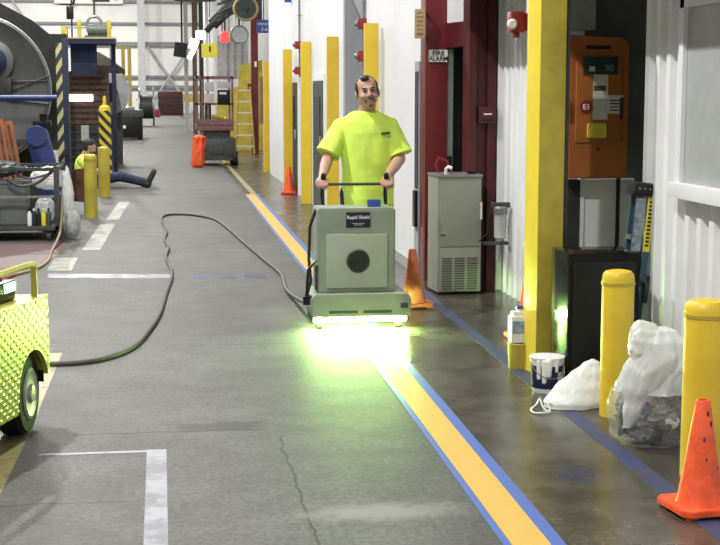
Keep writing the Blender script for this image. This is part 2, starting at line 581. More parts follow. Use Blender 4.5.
P_RED = worn_paint('red_floor_paint', (0.13, 0.06, 0.06), 0.5, 4, (1, 1, 1), (0.10, 0.085, 0.082))

def strip(name, pts, w0, w1, m, label, z=0.0015, z0=0.0):
    """thin painted band along pts; w0 and w1 are its left and right offsets in x"""
    poly = [(x + w0, y) for x, y in pts] + [(x + w1, y) for x, y in reversed(pts)]
    return struct(name, MB().prism(poly, z0, z, 'Z'), m, label)
yl = [(1.17, 1.0), (1.325, 4.86), (1.36, 7.5), (1.40, 12.0), (1.44, 23.0)]
strip('floor_line_marking', yl, -0.072, 0.072, P_YEL, 'broad fresh yellow line painted along the aisle', 0.002)
strip('floor_line_marking', yl, 0.072, 0.128, P_BLUE, 'blue masking tape along the right edge of the yellow line', 0.0024)
strip('floor_line_marking', yl, -0.104, -0.074, P_BLUE, 'blue masking tape along the left edge of the yellow line', 0.0024)
strip('floor_line_marking', [(1.50, 23.0), (1.52, 38.0)], -0.05, 0.05, P_OLDY, 'faded older yellow line continuing far down the aisle')
strip('floor_line_marking', [(2.07, 3.0), (2.07, 5.3), (2.13, 10.6), (2.15, 12.0)], -0.045, 0.045, P_BLUEO, 'worn blue tape line in front of the yellow bollards')
strip('floor_line_marking', [(-0.82, 3.0), (-0.73, 6.9), (-0.72, 9.0)], -0.13, 0.07, P_OLDY, 'worn yellow line under the utility cart')
strip('floor_line_marking', [(-0.79, 15.0), (-0.72, 18.0)], -0.06, 0.13, P_PALE, 'pale worn dash beside the cage cart')
strip('floor_line_marking', [(-0.70, 18.6), (-0.62, 21.6)], -0.03, 0.13, P_PALE, 'pale worn dash beside the yellow bollards')
strip('floor_line_marking', [(-0.045, 2.0), (-0.045, 6.44)], -0.045, 0.045, P_WHITE, 'white tape strip running towards the viewer')
struct('floor_line_marking', MB().box(-0.58, -0.09, 6.40, 6.435, 0, 0.0015), P_WHITE, 'thin white tape line across the bay corner')
struct('floor_line_marking', MB().prism([(-1.05, 13.05), (0.10, 12.85), (0.10, 12.55), (-1.03, 12.75)], 0, 0.0015, 'Z'), worn_paint('worn_white_paint', (0.27, 0.275, 0.31), 0.52, 4), 'white band across the aisle')
for i, (a, b_) in enumerate(((0.28, 0.43), (0.50, 0.64), (0.73, 0.92))):
    struct('floor_line_marking', MB().box(a, b_, 12.5, 12.8, 0, 0.0015), P_BLUEO,
           ('leftmost', 'middle', 'rightmost')[i] + ' faint blue dash at the right end of the white band')
struct('floor_line_marking', MB().prism([(-3.2, 13.5), (-1.2, 13.5), (-0.95, 15.8), (-3.2, 15.8)], 0, 0.001, 'Z'), P_RED, 'worn red floor area under the cage cart')
struct('floor_line_marking', MB().box(-1.08, -0.85, 13.25, 14.3, 0.001, 0.0022), P_PALE, 'white square at the corner of the red floor area')

# ------------------------------------------------------------------ walls
WX = 2.85
def corrugated(name, x, y0, y1, z0, z1, label, pitch=0.172, d=0.045):
    pts = []
    y = y0
    while y < y1 - 1e-6:
        for f, o in ((0, 0), (0.14, -d), (0.5, -d), (0.64, 0)):
            yy = y + f * pitch
            if yy <= y1: pts.append((x + o, yy))
        y += pitch
    pts.append((x, y1))
    poly = pts + [(x + 0.08, y1), (x + 0.08, y0)]
    return struct(name, MB().prism(poly, z0, z1, 'Z'), M_WHITE, label)
corrugated('wall_right', WX, 2.0, 7.95, 0, 2.46, 'white corrugated metal wall behind the trash bags')
corrugated('wall_right', WX, 9.55, 11.43, 0, 2.46, 'white corrugated metal wall between charger recess and red doorway')
# recess behind the charger
struct('wall_recess', MB().box(2.93, 4.0, 7.90, 7.97, 0, 2.46), M_GREYP)
struct('wall_recess', MB().box(2.60, 4.1, 9.56, 9.64, 0, 2.46), mat('grey_back_wall', (0.13, 0.135, 0.135), 0.6, var=0.12))
struct('wall_recess', MB().box(4.0, 4.1, 7.90, 9.64, 0, 2.46), M_GREYP)
struct('trim_1', MB().box(2.93, 3.30, 9.50, 9.555, 0.15, 1.05).box(2.90, 2.93, 9.48, 9.555, 0.0, 1.06), M_WHITEW, 'pale panel under the charger')
struct('trim_8', MB().box(2.62, 2.895, 9.47, 9.555, 0.0, 1.05), M_DARK, 'black panel under the left half of the charger')
struct('trim_2', MB().box(2.76, 2.98, 9.46, 9.555, 2.08, 2.455), M_GREYP, 'grey box above the charger')
struct('ceiling_soffit', MB().box(2.28, 7.0, -6.0, 11.44, 2.46, 2.75), M_GREYP)
# window above the corrugated wall on the right
w = MB()
w.box(WX - 0.085, WX - 0.02, 5.2, 7.30, 2.10, 2.16).box(WX - 0.085, WX - 0.02, 7.24, 7.30, 1.15, 2.16)
wf = struct('window_1', w, M_WHITEW, 'grey window pane with white frame in the corrugated wall')
MB().box(WX - 0.06, WX - 0.04, 5.2, 7.24, 1.17, 2.10).build('window_pane', mat('grey_glass', (0.40, 0.42, 0.43), 0.3, var=0.06), wf)
MB().box(WX - 0.12, WX - 0.02, 5.2, 7.33, 1.09, 1.17, 0.005).build('window_sill', M_WHITEW, wf)

# wall with red doorway
struct('wall_right', MB().box(2.78, 2.95, 11.45, 12.6, 0, 3.05), M_WHITEW, 'short white wall piece beside the red doorway')
jr = MB().box(2.535, 2.60, 11.45, 11.70, 0, 3.04).box(2.60, 2.76, 11.50, 11.66, 0, 3.04).box(2.695, 2.765, 11.45, 11.70, 0, 3.04)
for zz in (1.4, 1.75, 2.1):
    jr.cone((2.63, 11.50, zz), (2.63, 11.488, zz), 0.012)
struct('wall_column', jr, M_REDD, 'shaded dark red steel column right of the doorway')  # this column's shaded side is put into the darker red
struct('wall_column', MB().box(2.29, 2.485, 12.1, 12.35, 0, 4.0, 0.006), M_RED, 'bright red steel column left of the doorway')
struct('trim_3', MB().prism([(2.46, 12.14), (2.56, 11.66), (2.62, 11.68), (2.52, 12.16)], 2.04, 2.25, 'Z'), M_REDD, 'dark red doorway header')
struct('trim_4', MB().prism([(2.47, 12.14), (2.57, 11.66), (2.62, 11.68), (2.52, 12.16)], 2.25, 3.04, 'Z'), M_WHITEW, 'white panel above the doorway header')
d1 = struct('door_1', MB().box(2.47, 2.545, 12.14, 12.20, 0.01, 2.03), mat('green_grey_door', (0.33, 0.38, 0.33), 0.5), 'open green grey door in the red doorway')
MB().box(2.50, 2.53, 12.10, 12.14, 0.95, 1.10, 0.005).build('door_handle', M_BLACK, d1)
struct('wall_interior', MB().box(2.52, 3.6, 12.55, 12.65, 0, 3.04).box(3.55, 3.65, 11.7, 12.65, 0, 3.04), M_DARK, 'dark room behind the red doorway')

# wall A, behind the worker
struct('wall_right', MB().box(2.305, 2.50, 12.36, 15.75, 0, 4.3), M_WHITEW, 'white wall behind the worker')
struct('baseboard_right', MB().box(2.29, 2.305, 12.9, 15.7, 0, 0.10), M_GREYP)
d2 = struct('door_2', MB().box(2.28, 2.304, 12.36, 12.56, 0.02, 1.93), M_GREYP, 'grey door frame just left of the bright red column')
MB().box(2.272, 2.282, 12.38, 12.52, 0.8, 1.84).build('window_pane', M_DARK, d2)
MB().box(2.25, 2.278, 12.38, 12.50, 0.45, 0.78, 0.01).build('door_panel', M_BLACK, d2)
# wall B with doors
struct('wall_right', MB().box(2.225, 2.55, 17.2, 29.0, 0, 4.6), M_WHITEW, 'long white wall behind the row of yellow posts')
struct('trim_5', MB().prism([(2.226, 0), (2.50, 0), (2.50, 2.35), (2.226, 2.95)], 17.05, 17.2, 'Y'), mat('shaded_end_panel', (0.44, 0.46, 0.50), 0.5, var=0.06), 'shaded grey sloped end panel of the long white wall')  # shade on the white wall's end face put into the grey
struct('wall_recess', MB().box(2.75, 2.85, 14.5, 30, 0, 4.6), mat('dim_grey_wall', (0.12, 0.12, 0.12), 0.7), 'dim wall in the gap')
for i, (y0, y1, lab) in enumerate(((19.1, 20.35, 'dark door behind the second yellow post'), (22.75, 23.7, 'dark door behind the third yellow post'))):
    d = struct('door_%d' % (i + 3), MB().box(2.20, 2.224, y0 - 0.12, y1 + 0.12, 0.0, 1.92), M_WHITEW, lab)
    MB().box(2.192, 2.202, y0, y1, 0.02, 1.82).build('door_panel', M_STEELD, d)
    MB().box(2.180, 2.194, y0 + 0.3, y1 - 0.25, 0.9, 1.6).build('window_pane', M_DARK, d)
    MB().box(2.15, 2.19, y0 + 0.06, y0 + 0.12, 0.90, 1.06, 0.008).build('door_handle', M_STEEL, d)
# yellow guard posts against the wall
def guard_post(x, y, h, label):
    t = thing('guard_post', label, 'post', (x, y, 0), 0, 'yellow posts along the white wall')
    MB().prism([(-0.07, 0), (0.075, 0), (0.075, 0.09), (0.055, 0.09), (0.055, 0.02), (-0.05, 0.02), (-0.05, 0.09), (-0.07, 0.09)], 0.012, h, 'Z').build('channel', M_YEL, t)
    MB().box(-0.10, 0.10, -0.02, 0.11, 0, 0.012).build('base_plate', M_YELD, t)
    for sx in (-0.085, 0.087):
        MB().cone((sx, 0.04, 0.01), (sx, 0.04, 0.03), 0.010, seg=6).build('anchor_bolt', M_STEEL, t)
    return t
guard_post(2.085, 23.2, 2.36, 'tall yellow wall post directly behind the small distant orange cone')
guard_post(2.145, 20.85, 2.40, 'tall yellow wall post just right of the small distant orange cone')
guard_post(2.150, 17.6, 2.35, 'tall yellow wall post immediately left of the worker')
guard_post(2.19, 14.6, 2.37, 'tall yellow wall post rising behind the head of the worker')

# far hall
struct('wall_far', MB().box(-22, 9, 120, 120.3, 0, 16), M_CLAD)
fw = MB()
for z, h in ((2.15, 0.25), (3.0, 0.2), (5.7, 0.35), (7.4, 0.18), (9.2, 0.22)):
    fw.box(-22, 4, 119.7, 119.98, z - h / 2, z + h / 2)
struct('trim_6', fw, mat('grey_girt', (0.24, 0.25, 0.26), 0.6), 'grey horizontal girts on the far wall')
fb = MB()
fb.tube([(-1.0, 119.6, 0.3), (2.6, 119.6, 5.6)], 0.10).tube([(2.6, 119.6, 0.3), (-1.0, 119.6, 5.6)], 0.10)
fb.tube([(-12.5, 119.6, 10.2), (-9.2, 119.6, 5.0)], 0.09)
struct('trim_7', fb, mat('pale_grey_brace', (0.42, 0.43, 0.44), 0.6), 'pale cross bracing on the far wall')
struct('far_wall_column', MB().box(-1.75, -1.15, 117.6, 118.4, 0, 16).box(-1.95, -0.95, 117.6, 118.4, 1.0, 1.2), mat('light_grey_column', (0.40, 0.42, 0.44), 0.5), 'light grey building column at the far end of the aisle')
struct('far_wall_column', MB().box(3.2, 4.2, 100, 100.6, 0, 16), M_WHITEW, 'white building column at the far right')
struct('wall_back', MB().box(-22, 9, -6.3, -6, 0, 16), M_CLAD)
struct('wall_right', MB().box(2.85, 2.95, -6, 2.0, 0, 2.46), M_WHITEW)
struct('wall_left', MB().box(-22.3, -22, -6, 121, 0, 16), M_CLAD)
struct('wall_far_right', MB().box(3.4, 3.7, 29.2, 119, 0, 16), mat('far_side_wall', (0.50, 0.50, 0.49), 0.6, var=0.1, scale=0.5), 'pale side wall beyond the yellow partition')
struct('wall_far_right', MB().box(2.55, 3.5, 28.9, 29.1, 0, 4.6), M_WHITEW, 'end of the long white wall')

# ------------------------------------------------------------------ overhead conduits with alarm boxes
def conduit(x, y, z0, z1, label, boxes):
    t = thing('conduit', label, 'conduit', (x, y, z0))
    p = MB().cone((0, 0, 0), (0, 0, z1 - z0), 0.016)
    for k in range(3):
        p.box(-0.03, 0.04, -0.02, 0.02, 0.15 + k * 0.8, 0.17 + k * 0.8)
    p.build('pipe', M_STEEL, t)
    for z in boxes:
        b = MB().box(-0.075, 0.055, -0.07, 0.03, z - z0 - 0.06, z - z0 + 0.06, 0.008)
        o = b.build('alarm_box', M_REDB, t)
        MB().ball((-0.09, -0.03, z - z0), (0.025, 0.04, 0.035), 8).build('horn', M_STEEL, o)
    return t
conduit(2.285, 15.80, 0.9, 4.2, 'grey conduit with two red alarm boxes by the head of the worker', (2.42, 2.06))
conduit(2.195, 22.3, 1.9, 4.4, 'thin grey conduit with two red alarm boxes on the long white wall', (2.40, 2.0))

# ------------------------------------------------------------------ yellow building column
t = thing('steel_column', 'big yellow box column with scuffed base beside the orange charger', 'column', (2.245, 7.94, 0))
MB().box(-0.068, 0.085, 0.0, 0.24, 0.0, 2.46, 0.004).build('column_face', M_YELD, t)  # shade on the front face put into the duller yellow
MB().prism([(-0.068, 0.005), (-0.105, 0.11), (-0.105, 0.16), (-0.068, 0.235)], 0.0, 2.46, 'Z').build('edge_guard', mat('lit_yellow_paint', (0.86, 0.70, 0.06), 0.4, var=0.05), t)  # light on the column's left side put into this brighter yellow
MB().box(0.085, 0.115, 0.02, 0.23, 0.0, 2.46).build('shade_strip', M_DARK, t)  # dark strip stands in for the charger's shadow beside the column

# red alarm box hanging at the column
t = thing('fire_alarm_horn', 'red alarm box with round white horn left of the big yellow column', 'alarm', (2.275, 8.6, 2.04))
MB().box(-0.03, 0.04, -0.05, 0.05, -0.01, 0.10, 0.006).build('box', M_REDB, t)
MB().box(-0.12, -0.035, -0.05, 0.06, -0.02, 0.11, 0.008).build('housing', M_REDB, t)
MB().lathe([(0.012, 0), (0.03, 0.008), (0.034, 0.02), (0.022, 0.035)], (-0.12, -0.052, 0.03), 20, 'Y').build('horn', M_WHITEP, t)
MB().box(-0.095, -0.06, -0.03, 0.02, -0.05, -0.02, 0.004).build('bracket', M_REDB, t)
MB().cone((0.0, 0.0, 0.10), (0.0, 0.0, 0.42), 0.012).build('conduit_pipe', M_WHITEP, t)

# fire alarm sign
t = thing('fire_alarm_sign', 'white FIRE ALARM sign on the bright red column', 'sign', (2.40, 12.093, 1.97))
MB().box(-0.083, 0.083, -0.004, 0.004, -0.052, 0.052, 0.001).build('plate', M_WHITEP, t)
text('lettering', 'FIRE', 0.058, (0, -0.006, 0.022), M_INK, t, bold=0.001)
text('lettering', 'ALARM', 0.052, (0, -0.006, -0.025), M_INK, t, bold=0.001)
# tan sign standing out from the column
t = thing('wall_sign', 'tan notice sign standing out left of the bright red column', 'sign', (2.265, 12.02, 2.24))
MB().box(-0.088, 0.005, -0.006, 0.006, -0.125, 0.125, 0.002).build('plate', M_TAN, t)
b = MB()
for k, wd in enumerate((0.05, 0.06, 0.045, 0.06, 0.05)):
    b.box(-0.042 - wd / 2, -0.042 + wd / 2, -0.0075, -0.006, 0.09 - k * 0.036, 0.10 - k * 0.036)
b.box(-0.07, -0.015, -0.0078, -0.006, -0.10, -0.075)
b.build('print', mat('brown_print', (0.28, 0.17, 0.07), 0.6), t)
MB().box(0.0, 0.03, 0.0, 0.09, 0.09, 0.105).build('bracket', M_RED, t)
MB().box(0.0, 0.03, 0.0, 0.09, -0.105, -0.09).build('bracket', M_RED, t)
# pull station
t = thing('pull_station', 'small dark red pull station on the dark red column', 'alarm', (2.685, 11.44, 1.47))
MB().box(-0.075, 0.075, -0.035, 0.008, -0.07, 0.07, 0.008).build('box', M_REDD, t)
MB().box(-0.035, 0.035, -0.042, -0.034, 0.0, 0.012, 0.002).build('pull_handle', M_WHITEP, t)
MB().box(-0.05, 0.05, -0.040, -0.034, -0.05, -0.035, 0.002).build('label_plate', M_BLACK, t)

# ------------------------------------------------------------------ charger cabinet
t = thing('battery_charger', 'orange battery charger cabinet marked E1 hung in the wall recess', 'charger', (2.965, 9.44, 1.07))
MB().prism([(-0.21, 0), (0.21, 0), (0.21, 0.90), (0.165, 0.955), (-0.21, 0.97)], -0.14, 0.0, 'Y', 0.006).build('cabinet_body', M_CHARG, t)
dr = MB().box(-0.165, 0.155, -0.158, -0.14, 0.245, 0.83, 0.004).build('front_door', M_CHARG, t)
MB().box(0.14, 0.165, -0.165, -0.15, 0.40, 0.55, 0.003).build('latch', M_DARK, dr)
dm = mat('dark_green_display', (0.02, 0.05, 0.035), 0.3)
o = MB().box(-0.125, 0.115, -0.178, -0.158, 0.705, 0.825, 0.004).build('display', dm, dr)
text('digit_lettering', '90', 0.065, (0.055, -0.181, 0.745), mat('dim_digits', (0.20, 0.28, 0.22), 0.5), o)
MB().box(-0.085, -0.045, -0.1805, -0.178, 0.725, 0.76).build('display_light', M_PAPER, o)
MB().box(-0.05, 0.055, -0.161, -0.158, 0.40, 0.705).build('control_plate', M_PAPER, dr)
MB().box(-0.045, 0.04, -0.163, -0.160, 0.595, 0.63).build('nameplate', mat('olive_plate', (0.10, 0.09, 0.05), 0.5), dr)
MB().box(0.055, 0.165, -0.162, -0.158, 0.44, 0.565).build('paper_notice', M_PAPER, dr)
b = MB()
for k in range(4): b.box(0.07, 0.15, -0.1635, -0.162, 0.46 + k * 0.022, 0.468 + k * 0.022)
b.build('notice_print', M_INK, dr)
o = MB().lathe([(0.047, 0), (0.047, 0.004)], (-0.095, -0.158, 0.485), 28, 'Y').build('number_badge', M_REDB, dr)
text('lettering', 'E1', 0.05, (-0.095, -0.164, 0.485), M_WINK, dr, bold=0.001)
MB().box(-0.085, 0.045, -0.162, -0.158, 0.275, 0.375, 0.02).build('yellow_sticker', M_YELS, dr)
MB().box(-0.10, 0.075, -0.143, -0.138, 0.875, 0.90).build('vent_slot', M_INK, t)
MB().cone((0, -0.139, 0.20), (0, -0.146, 0.20), 0.01).build('screw', M_DARK, t)
# wires under it
MB().tube([(0.19, -0.02, 0.01), (0.19, -0.02, -0.4), (0.18, -0.02, -1.05)], 0.015).build('power_cable', M_BLACKR, t)

# ------------------------------------------------------------------ black cabinet
t = thing('black_cabinet', 'glossy black floor cabinet beside the big yellow column', 'cabinet', (2.40, 7.40, 0))
MB().box(-0.195, 0.215, 0.0, 0.34, 0.02, 0.775, 0.012).build('body', M_GLOSSB, t)
MB().box(-0.17, 0.19, -0.012, 0.0, 0.06, 0.73, 0.006).build('front_door', M_BLACK, t)
MB().box(0.15, 0.17, -0.022, -0.010, 0.38, 0.48, 0.004).build('handle', M_STEELD, t)
b = MB()
for sx in (-0.17, 0.19):
    for sy in (0.03, 0.31): b.cone((sx, sy, 0), (sx, sy, 0.025), 0.02)
b.build('foot', M_BLACKR, t)

# ------------------------------------------------------------------ step ladder
t = thing('step_ladder', 'closed blue step ladder with black top behind the black cabinet', 'ladder', (2.685, 7.79, 0))
t.rotation_euler = (0, rad(5), rad(-6))
LH = 1.135
for name, x0, x1, y0 in (('front_rail', -0.055, -0.015, 0.0), ('front_rail', -0.055, -0.015, 0.14), ('rear_rail', 0.02, 0.05, 0.0), ('rear_rail', 0.02, 0.05, 0.14)):
    MB().box(x0, x1, y0, y0 + 0.025, 0.0, LH - 0.05, 0.003).build(name, M_LADB, t)
for k in range(3):
    MB().box(-0.065, -0.01, 0.02, 0.145, 0.26 + k * 0.27, 0.285 + k * 0.27, 0.003).build('step', M_STEEL, t)
MB().box(-0.085, 0.075, -0.02, 0.185, LH - 0.075, LH - 0.045, 0.006).box(-0.08, 0.085, -0.03, 0.19, LH - 0.06, LH, 0.014).build('top_cap', M_BLACKR, t)
b = MB()
for k in range(4): b.cone((-0.05 + 0.03 * k, -0.028, LH - 0.03), (-0.05 + 0.03 * k, -0.034, LH - 0.03), 0.006)
b.build('rivet', M_STEEL, t)
MB().box(-0.054, 0.0, -0.004, 0.0, 0.74, 1.045).build('silver_sticker', mat('silver_sticker', (0.30, 0.35, 0.42), 0.4, var=0.3, scale=30), t)
MB().box(0.012, 0.052, -0.004, 0.0, 0.74, 1.065).build('yellow_sticker', M_YELS, t)
b = MB()
for k in range(12): b.box(0.022, 0.042, -0.0055, -0.004, 0.77 + k * 0.023, 0.783 + k * 0.023)
b.build('sticker_print', M_INK, t)
MB().box(-0.054, 0.0, -0.004, 0.0, 0.55, 0.725).build('yellow_sticker', M_YELS, t)
b = MB()
for k in range(4): b.box(-0.045, -0.012, -0.0055, -0.004, 0.58 + k * 0.035, 0.595 + k * 0.035)
b.build('sticker_print', M_INK, t)
MB().box(-0.03, 0.07, -0.02, -0.004, 0.56, 0.60, 0.004).box(0.045, 0.07, -0.02, 0.0, 0.44, 0.60, 0.004).build('spreader', M_STEELD, t)

# ------------------------------------------------------------------ cones
def cone_prof(h, rb, rt): return [(rb, 0.035), (rb * 0.93, 0.05), (rt + (rb * 0.9 - rt) * 0.5, 0.05 + (h - 0.05) * 0.48), (rt, h - 0.008), (rt * 0.85, h), (rt * 0.6, h), (rt * 0.55, h - 0.02)]
def traffic_cone(label, loc, rz, m, group=None, tilt=0.0, h=0.45, bw=0.135, mark=False):
    t = thing('traffic_cone', label, 'traffic cone', loc, rz, group)
    t.rotation_euler = (0, tilt, rz)
    MB().lathe(cone_prof(h, 0.098, 0.030), seg=40).build('cone_body', m, t)
    b = MB().prism([(-bw, -bw + 0.03), (-bw + 0.03, -bw), (bw - 0.03, -bw), (bw, -bw + 0.03), (bw, bw - 0.03), (bw - 0.03, bw), (-bw + 0.03, bw), (-bw, bw - 0.03)], 0.012, 0.038, 'Z', 0.004)
    for sx in (-1, 1):
        for sy in (-1, 1):
            b.box(sx * 0.09 - 0.025, sx * 0.09 + 0.025, sy * 0.09 - 0.025, sy * 0.09 + 0.025, 0, 0.014)
    b.build('base', m, t)
    if mark:
        for a, z, r in ((-1.9, 0.30, 0.006), (-1.2, 0.36, 0.008), (-1.5, 0.40, 0.007), (-1.75, 0.22, 0.005), (-0.9, 0.18, 0.006)):
            rr = 0.030 + (0.086 - 0.030) * (0.44 - z) / 0.39
            MB().ball((math.cos(a) * rr, math.sin(a) * rr, z), (r * 0.7, r * 0.7, r * 1.8), 6).build('scuff_mark', M_DARK, t)
    return t
traffic_cone('bright orange traffic cone in front of the nearest bollard', (2.10, 5.17, 0), 0.12, M_ORANGE, mark=True)
traffic_cone('faded orange traffic cone between floor machine and water cooler', (1.93, 10.62, 0), 0.1, M_ORANGED, tilt=rad(-2))
traffic_cone('bright orange traffic cone behind the big yellow column', (2.44, 9.1, 0), 0.2, M_ORANGE)
traffic_cone('small distant orange traffic cone at the foot of the wall posts', (2.075, 23.0, 0), 0.0, M_ORANGE)

# ------------------------------------------------------------------ bollards
def bollard(label, x, y, h, r, group, m=M_YEL):
    t = thing('bollard', label, 'bollard', (x, y, 0), 0, group)
    MB().lathe([(r, 0.0), (r, h - 0.045), (r * 0.96, h - 0.022), (r * 0.8, h - 0.006), (r * 0.5, h), (0.01, h)], seg=40).build('sleeve', m, t)
    MB().lathe([(r + 0.004, h - 0.075), (r + 0.004, h - 0.06)], seg=40).build('cap_seam', M_YELD, t)
    return t
bollard('yellow bollard standing between the two trash bags', 2.30, 6.83, 0.755, 0.082, 'yellow bollards on the right')
bollard('yellow bollard behind the bright orange cone, nearest of all', 2.30, 5.66, 0.775, 0.092, 'yellow bollards on the right')
bollard('yellow bollard in front of its twin beside the brown chair', -0.935, 18.97, 0.845, 0.086, 'yellow bollards on the left', M_YELD)
bollard('yellow bollard between its front twin and the hazard striped pole', -0.91, 22.8, 0.80, 0.094, 'yellow bollards on the left', M_YELD)
t = thing('hazard_pole', 'yellow and black striped pole behind the two left bollards', 'pole', (-1.04, 27.0, 0))
MB().lathe([(0.115, 0), (0.115, 1.32)], seg=32).build('striped_sleeve', M_HAZ, t)
MB().lathe([(0.115, 1.32), (0.10, 1.39), (0.035, 1.43), (0.03, 1.56), (0.012, 1.60)], seg=24).build('cap', M_YEL, t)

# ------------------------------------------------------------------ trash bags
def crumple(o_label, name, cat, loc, rz=0):
    return thing(name, o_label, cat, loc, rz)
def gathered(prof, pleats, seed, amp, path=None, seg=120, sub=6, squash=0.8):
    """film gathered into pleats: prof is (height, radius, pleat depth, crumple) from bottom to top"""
    mb = MB()
    P = []
    for (z0, r0, p0, c0), (z1, r1, p1, c1) in zip(prof, prof[1:]):
        for k in range(sub):
            u = k / sub
            P.append((z0 + (z1 - z0) * u, r0 + (r1 - r0) * (3 * u * u - 2 * u ** 3), p0 + (p1 - p0) * u, c0 + (c1 - c0) * u))
    P.append(prof[-1])
    rings = []
    for z, r, pl, cr in P:
        off = path(z) if path else Vector((0, 0, 0))
        ring = []
        for k in range(seg):
            a = 2 * PI * k / seg
            f = 1 + pl * (math.sin(pleats * a + seed + 2.5 * noise.noise(Vector((math.cos(a), math.sin(a), z * 4 + seed)))) + 0.5 * math.sin(2.3 * pleats * a + 2 * seed))
            d = Vector((math.cos(a), math.sin(a), z * 5))
            f += cr * (0.9 * noise.noise(d * 1.6 + Vector((seed, 0, 0))) + 0.7 * (0.4 - abs(noise.noise(d * 3.1 + Vector((0, seed, 0))))))
            ring.append(mb.bm.verts.new(Vector((math.cos(a) * r * f, math.sin(a) * r * f * squash, z + cr * 0.08 * noise.noise(d * 2.2))) + off))
        rings.append(ring)
    for A, B in zip(rings, rings[1:]):
        for k in range(seg):
            mb.bm.faces.new((A[k], A[(k + 1) % seg], B[(k + 1) % seg], B[k]))
    mb.bm.faces.new(rings[0][::-1])
    mb.bm.faces.new(rings[-1])
    for f in mb.bm.faces: f.smooth = True
    bmesh.ops.recalc_face_normals(mb.bm, faces=mb.bm.faces)
    return mb
t = crumple('big tied trash bag of dark scraps between two yellow bollards', 'trash_bag', 'trash bag', (2.285, 6.24, 0.0))
def flat(p, d):
    if p.z < -0.135: p.z = -0.135 + (p.z + 0.135) * 0.12
    return p
blob((0.03, 0.0, 0.165), (0.190, 0.14, 0.165), 3, 0.22, 9, 5, flat, True).build('scraps', M_TRASH, t)['kind'] = 'stuff'
rnd = random.Random(5)
for k in range(26):
    a = rnd.uniform(PI * 1.0, PI * 2.0)
    z = rnd.uniform(0.06, 0.27)
    rr = 0.182 if z < 0.2 else 0.15
    c_ = Vector((0.03 + math.cos(a) * rr, math.sin(a) * rr * 0.78, z))
    pm = blob((0, 0, 0), (rnd.uniform(0.02, 0.04), 0.010, rnd.uniform(0.012, 0.03)), k + 50, 0.5, 7, 3, None, True).build('paper_scrap' , (M_PAPER, M_BLACKR, M_STEELD, M_PAPER, M_DARK)[k % 5], t)
    pm.location = c_
    pm.rotation_euler = (rnd.uniform(-0.5, 0.5), rnd.uniform(-1.2, 1.2), a + PI / 2)
for c_, r_, sd in (((-0.055, -0.105, 0.21), (0.045, 0.014, 0.080), 8), ((0.09, -0.10, 0.275), (0.080, 0.016, 0.030), 9), ((0.10, -0.10, 0.20), (0.03, 0.014, 0.04), 11)):
    blob(c_, r_, sd, 0.35, 5, 4).build('blue_wrapper', M_BLUEB, t)
blob((-0.155, -0.055, 0.15), (0.025, 0.025, 0.055), 10, 0.25, 5, 4).build('black_wrapper', M_BLACKR, t)
up = lambda z: Vector((0.085 * max(0, min(1, (z - 0.22) / 0.24)), 0, 0))
gathered([(0.006, 0.150, 0.0, 0.05), (0.05, 0.200, 0.01, 0.10), (0.16, 0.222, 0.02, 0.13), (0.27, 0.205, 0.03, 0.13)], 9, 2.0, 0.1, up).build('clear_lower_bag', M_BAGC, t)
gathered([(0.262, 0.206, 0.03, 0.13), (0.34, 0.185, 0.06, 0.16), (0.42, 0.125, 0.12, 0.14), (0.465, 0.050, 0.22, 0.05), (0.485, 0.030, 0.25, 0.0)], 8, 2.0, 0.1, up).build('hazy_upper_bag', M_BAGG, t)
# white liner bunched over the left shoulder of the bag
gathered([(0.10, 0.020, 0.05, 0.10), (0.20, 0.065, 0.06, 0.16), (0.30, 0.115, 0.08, 0.18), (0.40, 0.145, 0.10, 0.18), (0.50, 0.125, 0.10, 0.16), (0.555, 0.065, 0.10, 0.12), (0.575, 0.012, 0.0, 0.0)], 5, 4.0, 0.1,
         lambda z: Vector((-0.155 + 0.16 * max(0, min(1, (z - 0.10) / 0.34)), -0.085, 0)), squash=0.55).build('white_liner', M_BAGT, t)
fl = gathered([(0.0, 0.018, 0.2, 0.0), (0.05, 0.045, 0.16, 0.08), (0.12, 0.078, 0.12, 0.14), (0.19, 0.088, 0.10, 0.16), (0.215, 0.06, 0.08, 0.12), (0.22, 0.01, 0.0, 0.0)], 4, 7.0, 0.1, squash=0.5).build('loose_flap', M_BAGW, t)
fl.location = (0.065, -0.07, 0.485)
fl.rotation_euler = (0.1, rad(-84), 0)
MB().ball((0.085, -0.03, 0.485), (0.030, 0.028, 0.020), 10).ball((0.115, -0.035, 0.490), (0.030, 0.020, 0.022), 10).ball((0.10, -0.04, 0.465), (0.016, 0.022, 0.026), 10).build('knot', M_BAGW, t)

t = crumple('small closed white plastic bag leaning against the black cabinet', 'plastic_bag', 'plastic bag', (2.155, 7.04, 0.0))
gathered([(0.006, 0.150, 0.0, 0.04), (0.035, 0.172, 0.015, 0.05), (0.10, 0.145, 0.02, 0.07), (0.17, 0.095, 0.04, 0.08), (0.225, 0.045, 0.06, 0.06), (0.245, 0.012, 0.0, 0.0)], 6, 1.0, 0.1,
         lambda z: Vector((-0.03 + 0.13 * (z / 0.245) ** 0.8, 0.05 * z / 0.27, 0)), squash=0.7).build('bag_film', M_BAGW, t)
MB().tube([(-0.15, -0.06, 0.03), (-0.18, -0.08, 0.045), (-0.17, -0.10, 0.012)], 0.006).build('drawstring_end', M_BAGW, t)
tag(MB().tube(smooth_path([(1.975, 6.90, 0.007), (1.93, 6.885, 0.010), (1.89, 6.905, 0.007), (1.885, 6.95, 0.014), (1.92, 6.975, 0.035), (1.945, 7.0, 0.060), (1.95, 6.97, 0.03), (1.965, 6.945, 0.007), (1.985, 6.93, 0.007)]), 0.005, 6).build('plastic_strap', M_WHITEP),
    'loop of white plastic strap on the floor beside the small white bag', 'strap')

